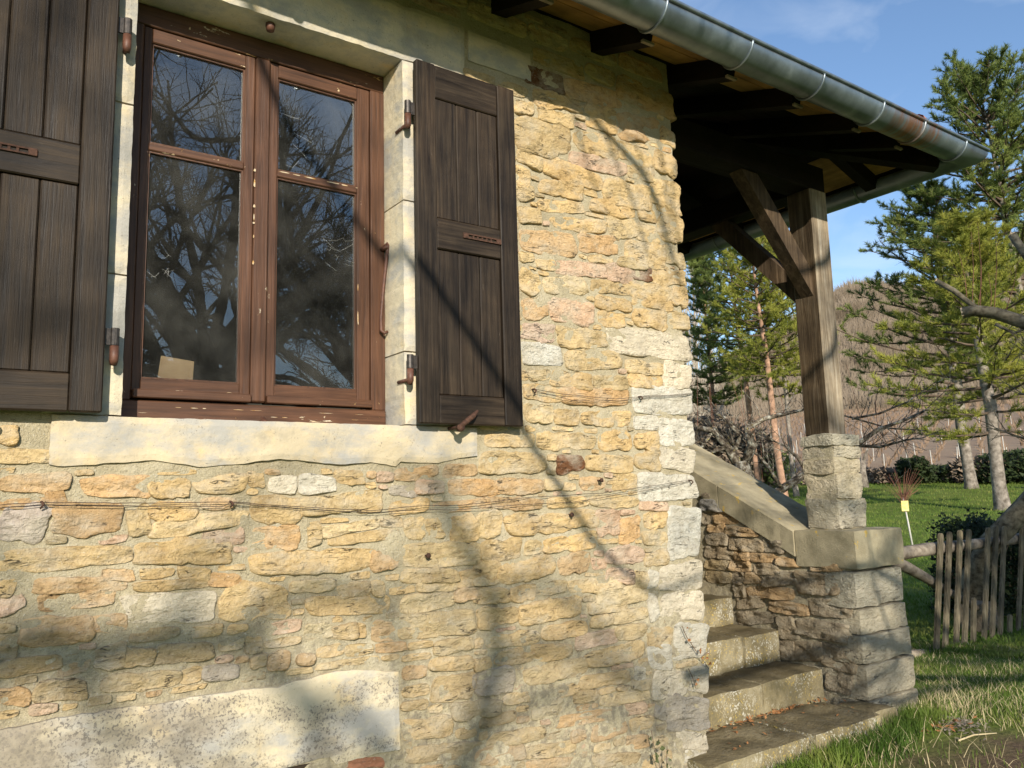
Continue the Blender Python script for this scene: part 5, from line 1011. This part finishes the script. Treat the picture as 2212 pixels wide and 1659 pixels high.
for rw in range(-16, 30):
    for k, u_ in enumerate((60.5, 68, 77, 87, 98)):
        if k and (rw+k) % 2: continue
        v_ = rw*1.45+(u_-60)*.10; az_ = math.degrees(math.atan2(v_, u_))
        if az_ < -12 or az_ > 10: continue
        p_ = C0+U*u_+V*v_; p_.z = terrain(p_.x, p_.y); o = link('vineyard_stake', sme, None, p_); o.rotation_euler = (rg.uniform(-.08, .08), rg.uniform(-.08, .08), 0); o.scale = (1, 1, rg.uniform(.8, 1.1))
        tag(o, 'thin pale stake at the foot of the vine rows' if k == 0 else 'thin pale stake standing up the slope among the vine rows', 'stake', 'end stakes of the vine rows' if k == 0 else 'stakes inside the vineyard'); cnt += 1
m = MB(); rg = random.Random(41)
for k in range(21000):
    a = R(rg.uniform(42, 74)); u_ = 155+265*rg.random()**.8; x = math.sin(a)*u_; y = -3+math.cos(a)*u_; z = terrain(x, y); h = rg.uniform(2.5, 7)*(1 if u_ > 175 else .5); p_ = Vector((x, y, z-.4)); nb_ = 5
    for j in range(nb_): d = Vector((rg.uniform(-.42, .42)*h, rg.uniform(-.42, .42)*h, h*rg.uniform(.55, 1.05))); s_ = Vector((math.cos(a), -math.sin(a), 0))*(.05+.018*h); i = len(m.v); m.v += [tuple(p_+d*.15-s_), tuple(p_+d*.15+s_), tuple(p_+d)]; m.f.append((i, i+1, i+2))
wd_ = stuff(m.build('hillside_wood', M['hillwood'])); tag(wd_, 'brown leafless wood covering the hillside', 'wood')
# ================================================================== grass
def blades(n, fn, hr, wdt, sd, mtl, name, label, cat='grass', lean=.5):
    rg = random.Random(sd); m = MB(); k = 0
    while k < n:
        r_ = fn(rg)
        if r_ is None: k += 1; continue
        x, y, hs = r_; z = terrain(x, y)-.01; h = rg.uniform(*hr)*hs; a = rg.uniform(0, 6.28); ln = rg.uniform(.1, lean)*h; dx_, dy_ = math.cos(a)*ln, math.sin(a)*ln; b_ = rg.uniform(0, 6.28); w_ = wdt*rg.uniform(.6, 1.3)*(1 if hs < 1.5 else 1.2); sx_, sy_ = math.cos(b_)*w_, math.sin(b_)*w_; i = len(m.v)
        m.v += [(x-sx_, y-sy_, z), (x+sx_, y+sy_, z), (x+dx_*.4-sx_*.7, y+dy_*.4-sy_*.7, z+h*.6), (x+dx_*.4+sx_*.7, y+dy_*.4+sy_*.7, z+h*.6), (x+dx_, y+dy_, z+h)]; m.f += [(i, i+1, i+3, i+2), (i+2, i+3, i+4)]; k += 1
    o = stuff(m.build(name, mtl)); tag(o, label, cat); return o
def inside(x, y):
    if x < 3.32 and y > -.02: return True
    if PX0-.05 < x < PX1+.04 and -.06 < y: return True
    if 3.1 < x < 4.86 and -.19 < y: return True
    return False
def near(rg):
    a = R(rg.uniform(47, 71)); r_ = math.sqrt(rg.uniform(2.6**2, 8.5**2)); x, y = math.sin(a)*r_, -3+math.cos(a)*r_
    if inside(x, y): return None
    dd_ = (x-4.55)**2+2.2*(y+1.05)**2; g_ = fbm(x*1.7, y*1.7, 2, 3)
    if dd_*.35+.5*(.5+.5*g_) < .56 and rg.random() < .94: return None
    if g_ < -.12 and rg.random() < .6: return None
    hs = 1+.7*g_
    if min(abs(y+.19) if x < 4.9 else 9, abs(x-5.3) if y > -.2 else 9) < .22: hs *= 1.6
    return x, y, max(.45, hs)
blades(56000, near, (.02, .055), .0028, 90, M['grass'], 'near_grass', 'rough tufted grass around pier and fence foot')
def neardry(rg):
    q = near(rg); return None if q is None else (q[0], q[1], q[2]*.9)
blades(15000, neardry, (.02, .075), .002, 95, M['straw'], 'withered_grass', 'withered yellow blades mixed through the rough grass', lean=1.5)
def far(rg):
    a = R(rg.uniform(47, 71)); r_ = 8+46*rg.random()**1.5; x, y = math.sin(a)*r_, -3+math.cos(a)*r_
    if inside(x, y): return None
    return x, y, .6+r_*.028
blades(60000, far, (.035, .07), .010, 91, M['grass'], 'lawn', 'mown green lawn under the pines', lean=.8)
def tufts(rg):
    cx, cy = rg.choice(((4.55, -.30), (4.3, -.32), (4.1, -.30), (4.75, -.25), (3.85, -.30), (5.0, -.28), (3.6, -.33), (4.95, -.14), (4.35, .20), (5.33, .05), (5.36, .25))); x = cx+rg.gauss(0, .09); y = cy+rg.gauss(0, .045)
    if cx == 4.35: x = 4.2+rg.gauss(0, .02); return None
    return x, y, 1.0
blades(4200, tufts, (.04, .12), .0032, 92, M['grass'], 'edge_tufts', 'tall grass tufts along the flagstone edge', lean=.7)
def strw(rg):
    if rg.random() < .5: x, y = 5.4+rg.gauss(0, .18), -.15+rg.gauss(0, .14)
    else: a = R(rg.uniform(55, 70)); r_ = rg.uniform(4.4, 7.5); x, y = math.sin(a)*r_, -3+math.cos(a)*r_
    return None if inside(x, y) else (x, y, 1.0)
blades(750, strw, (.05, .17), .0017, 93, M['straw'], 'dry_grass', 'dry straw stems at the foot of the pier', lean=1.6)
# leaf litter by the steps
rg = random.Random(12); m = MB()
for k in range(260):
    if k < 150: x, y, z = rg.uniform(3.4, 4.65), .215+rg.gauss(0, .018), .178
    elif k < 190: x, y, z = rg.uniform(3.4, 4.7), rg.uniform(-.1, .2), .176
    else: x, y, z = 4.95+rg.gauss(0, .12), -.36+rg.gauss(0, .06), .085
    c_ = Vector((x, y, z+rg.random()*.008)); d = Vector((rg.uniform(-1, 1), rg.uniform(-1, 1), rg.uniform(-.1, .35))).normalized()*rg.uniform(.008, .022); s_ = Vector((-d.y, d.x, rg.uniform(-.004, .008)))*.45; m.add([c_-d, c_+s_, c_+d, c_-s_], [(0, 1, 2, 3)])
o = stuff(m.build('leaf_litter', M['deadleaf'])); tag(o, 'scattered dry leaf litter on the flagstones', 'leaves')

rg = random.Random(55); m = MB()
for k in range(240):
    x, y = 5.02+rg.gauss(0, .11), -.42+rg.gauss(0, .07); c_ = Vector((x, y, terrain(x, y)+.012+rg.random()*.04*max(0, 1-abs(x-5.02)*5))); d = Vector((rg.uniform(-1, 1), rg.uniform(-1, 1), rg.uniform(-.3, .4))).normalized()*rg.uniform(.008, .024); s_ = Vector((-d.y, d.x, rg.uniform(-.004, .008)))*.35; m.add([c_-d, c_+s_, c_+d, c_-s_], [(0, 1, 2, 3)])
o = stuff(m.build('chip_heap', M['logwood'])); tag(o, 'small heap of pale dry chips on the bare earth by the pier', 'debris')
for (x0, y0, x1, y1, lb) in ((4.75, -.55, 5.05, -.62, 'pale dry stick lying on the bare earth before the steps'), (5.3, -.7, 5.55, -.55, 'thin dry stick lying in the rough grass right of the pier')):
    m = MB(); m.tube([(x0, y0, terrain(x0, y0)+.012), ((x0+x1)/2, (y0+y1)/2+.02, terrain(x0, y0)+.018), (x1, y1, terrain(x1, y1)+.012)], [.005, .005, .003], 6); tag(m.build('dry_stick', M['straw'], None, True), lb, 'stick')
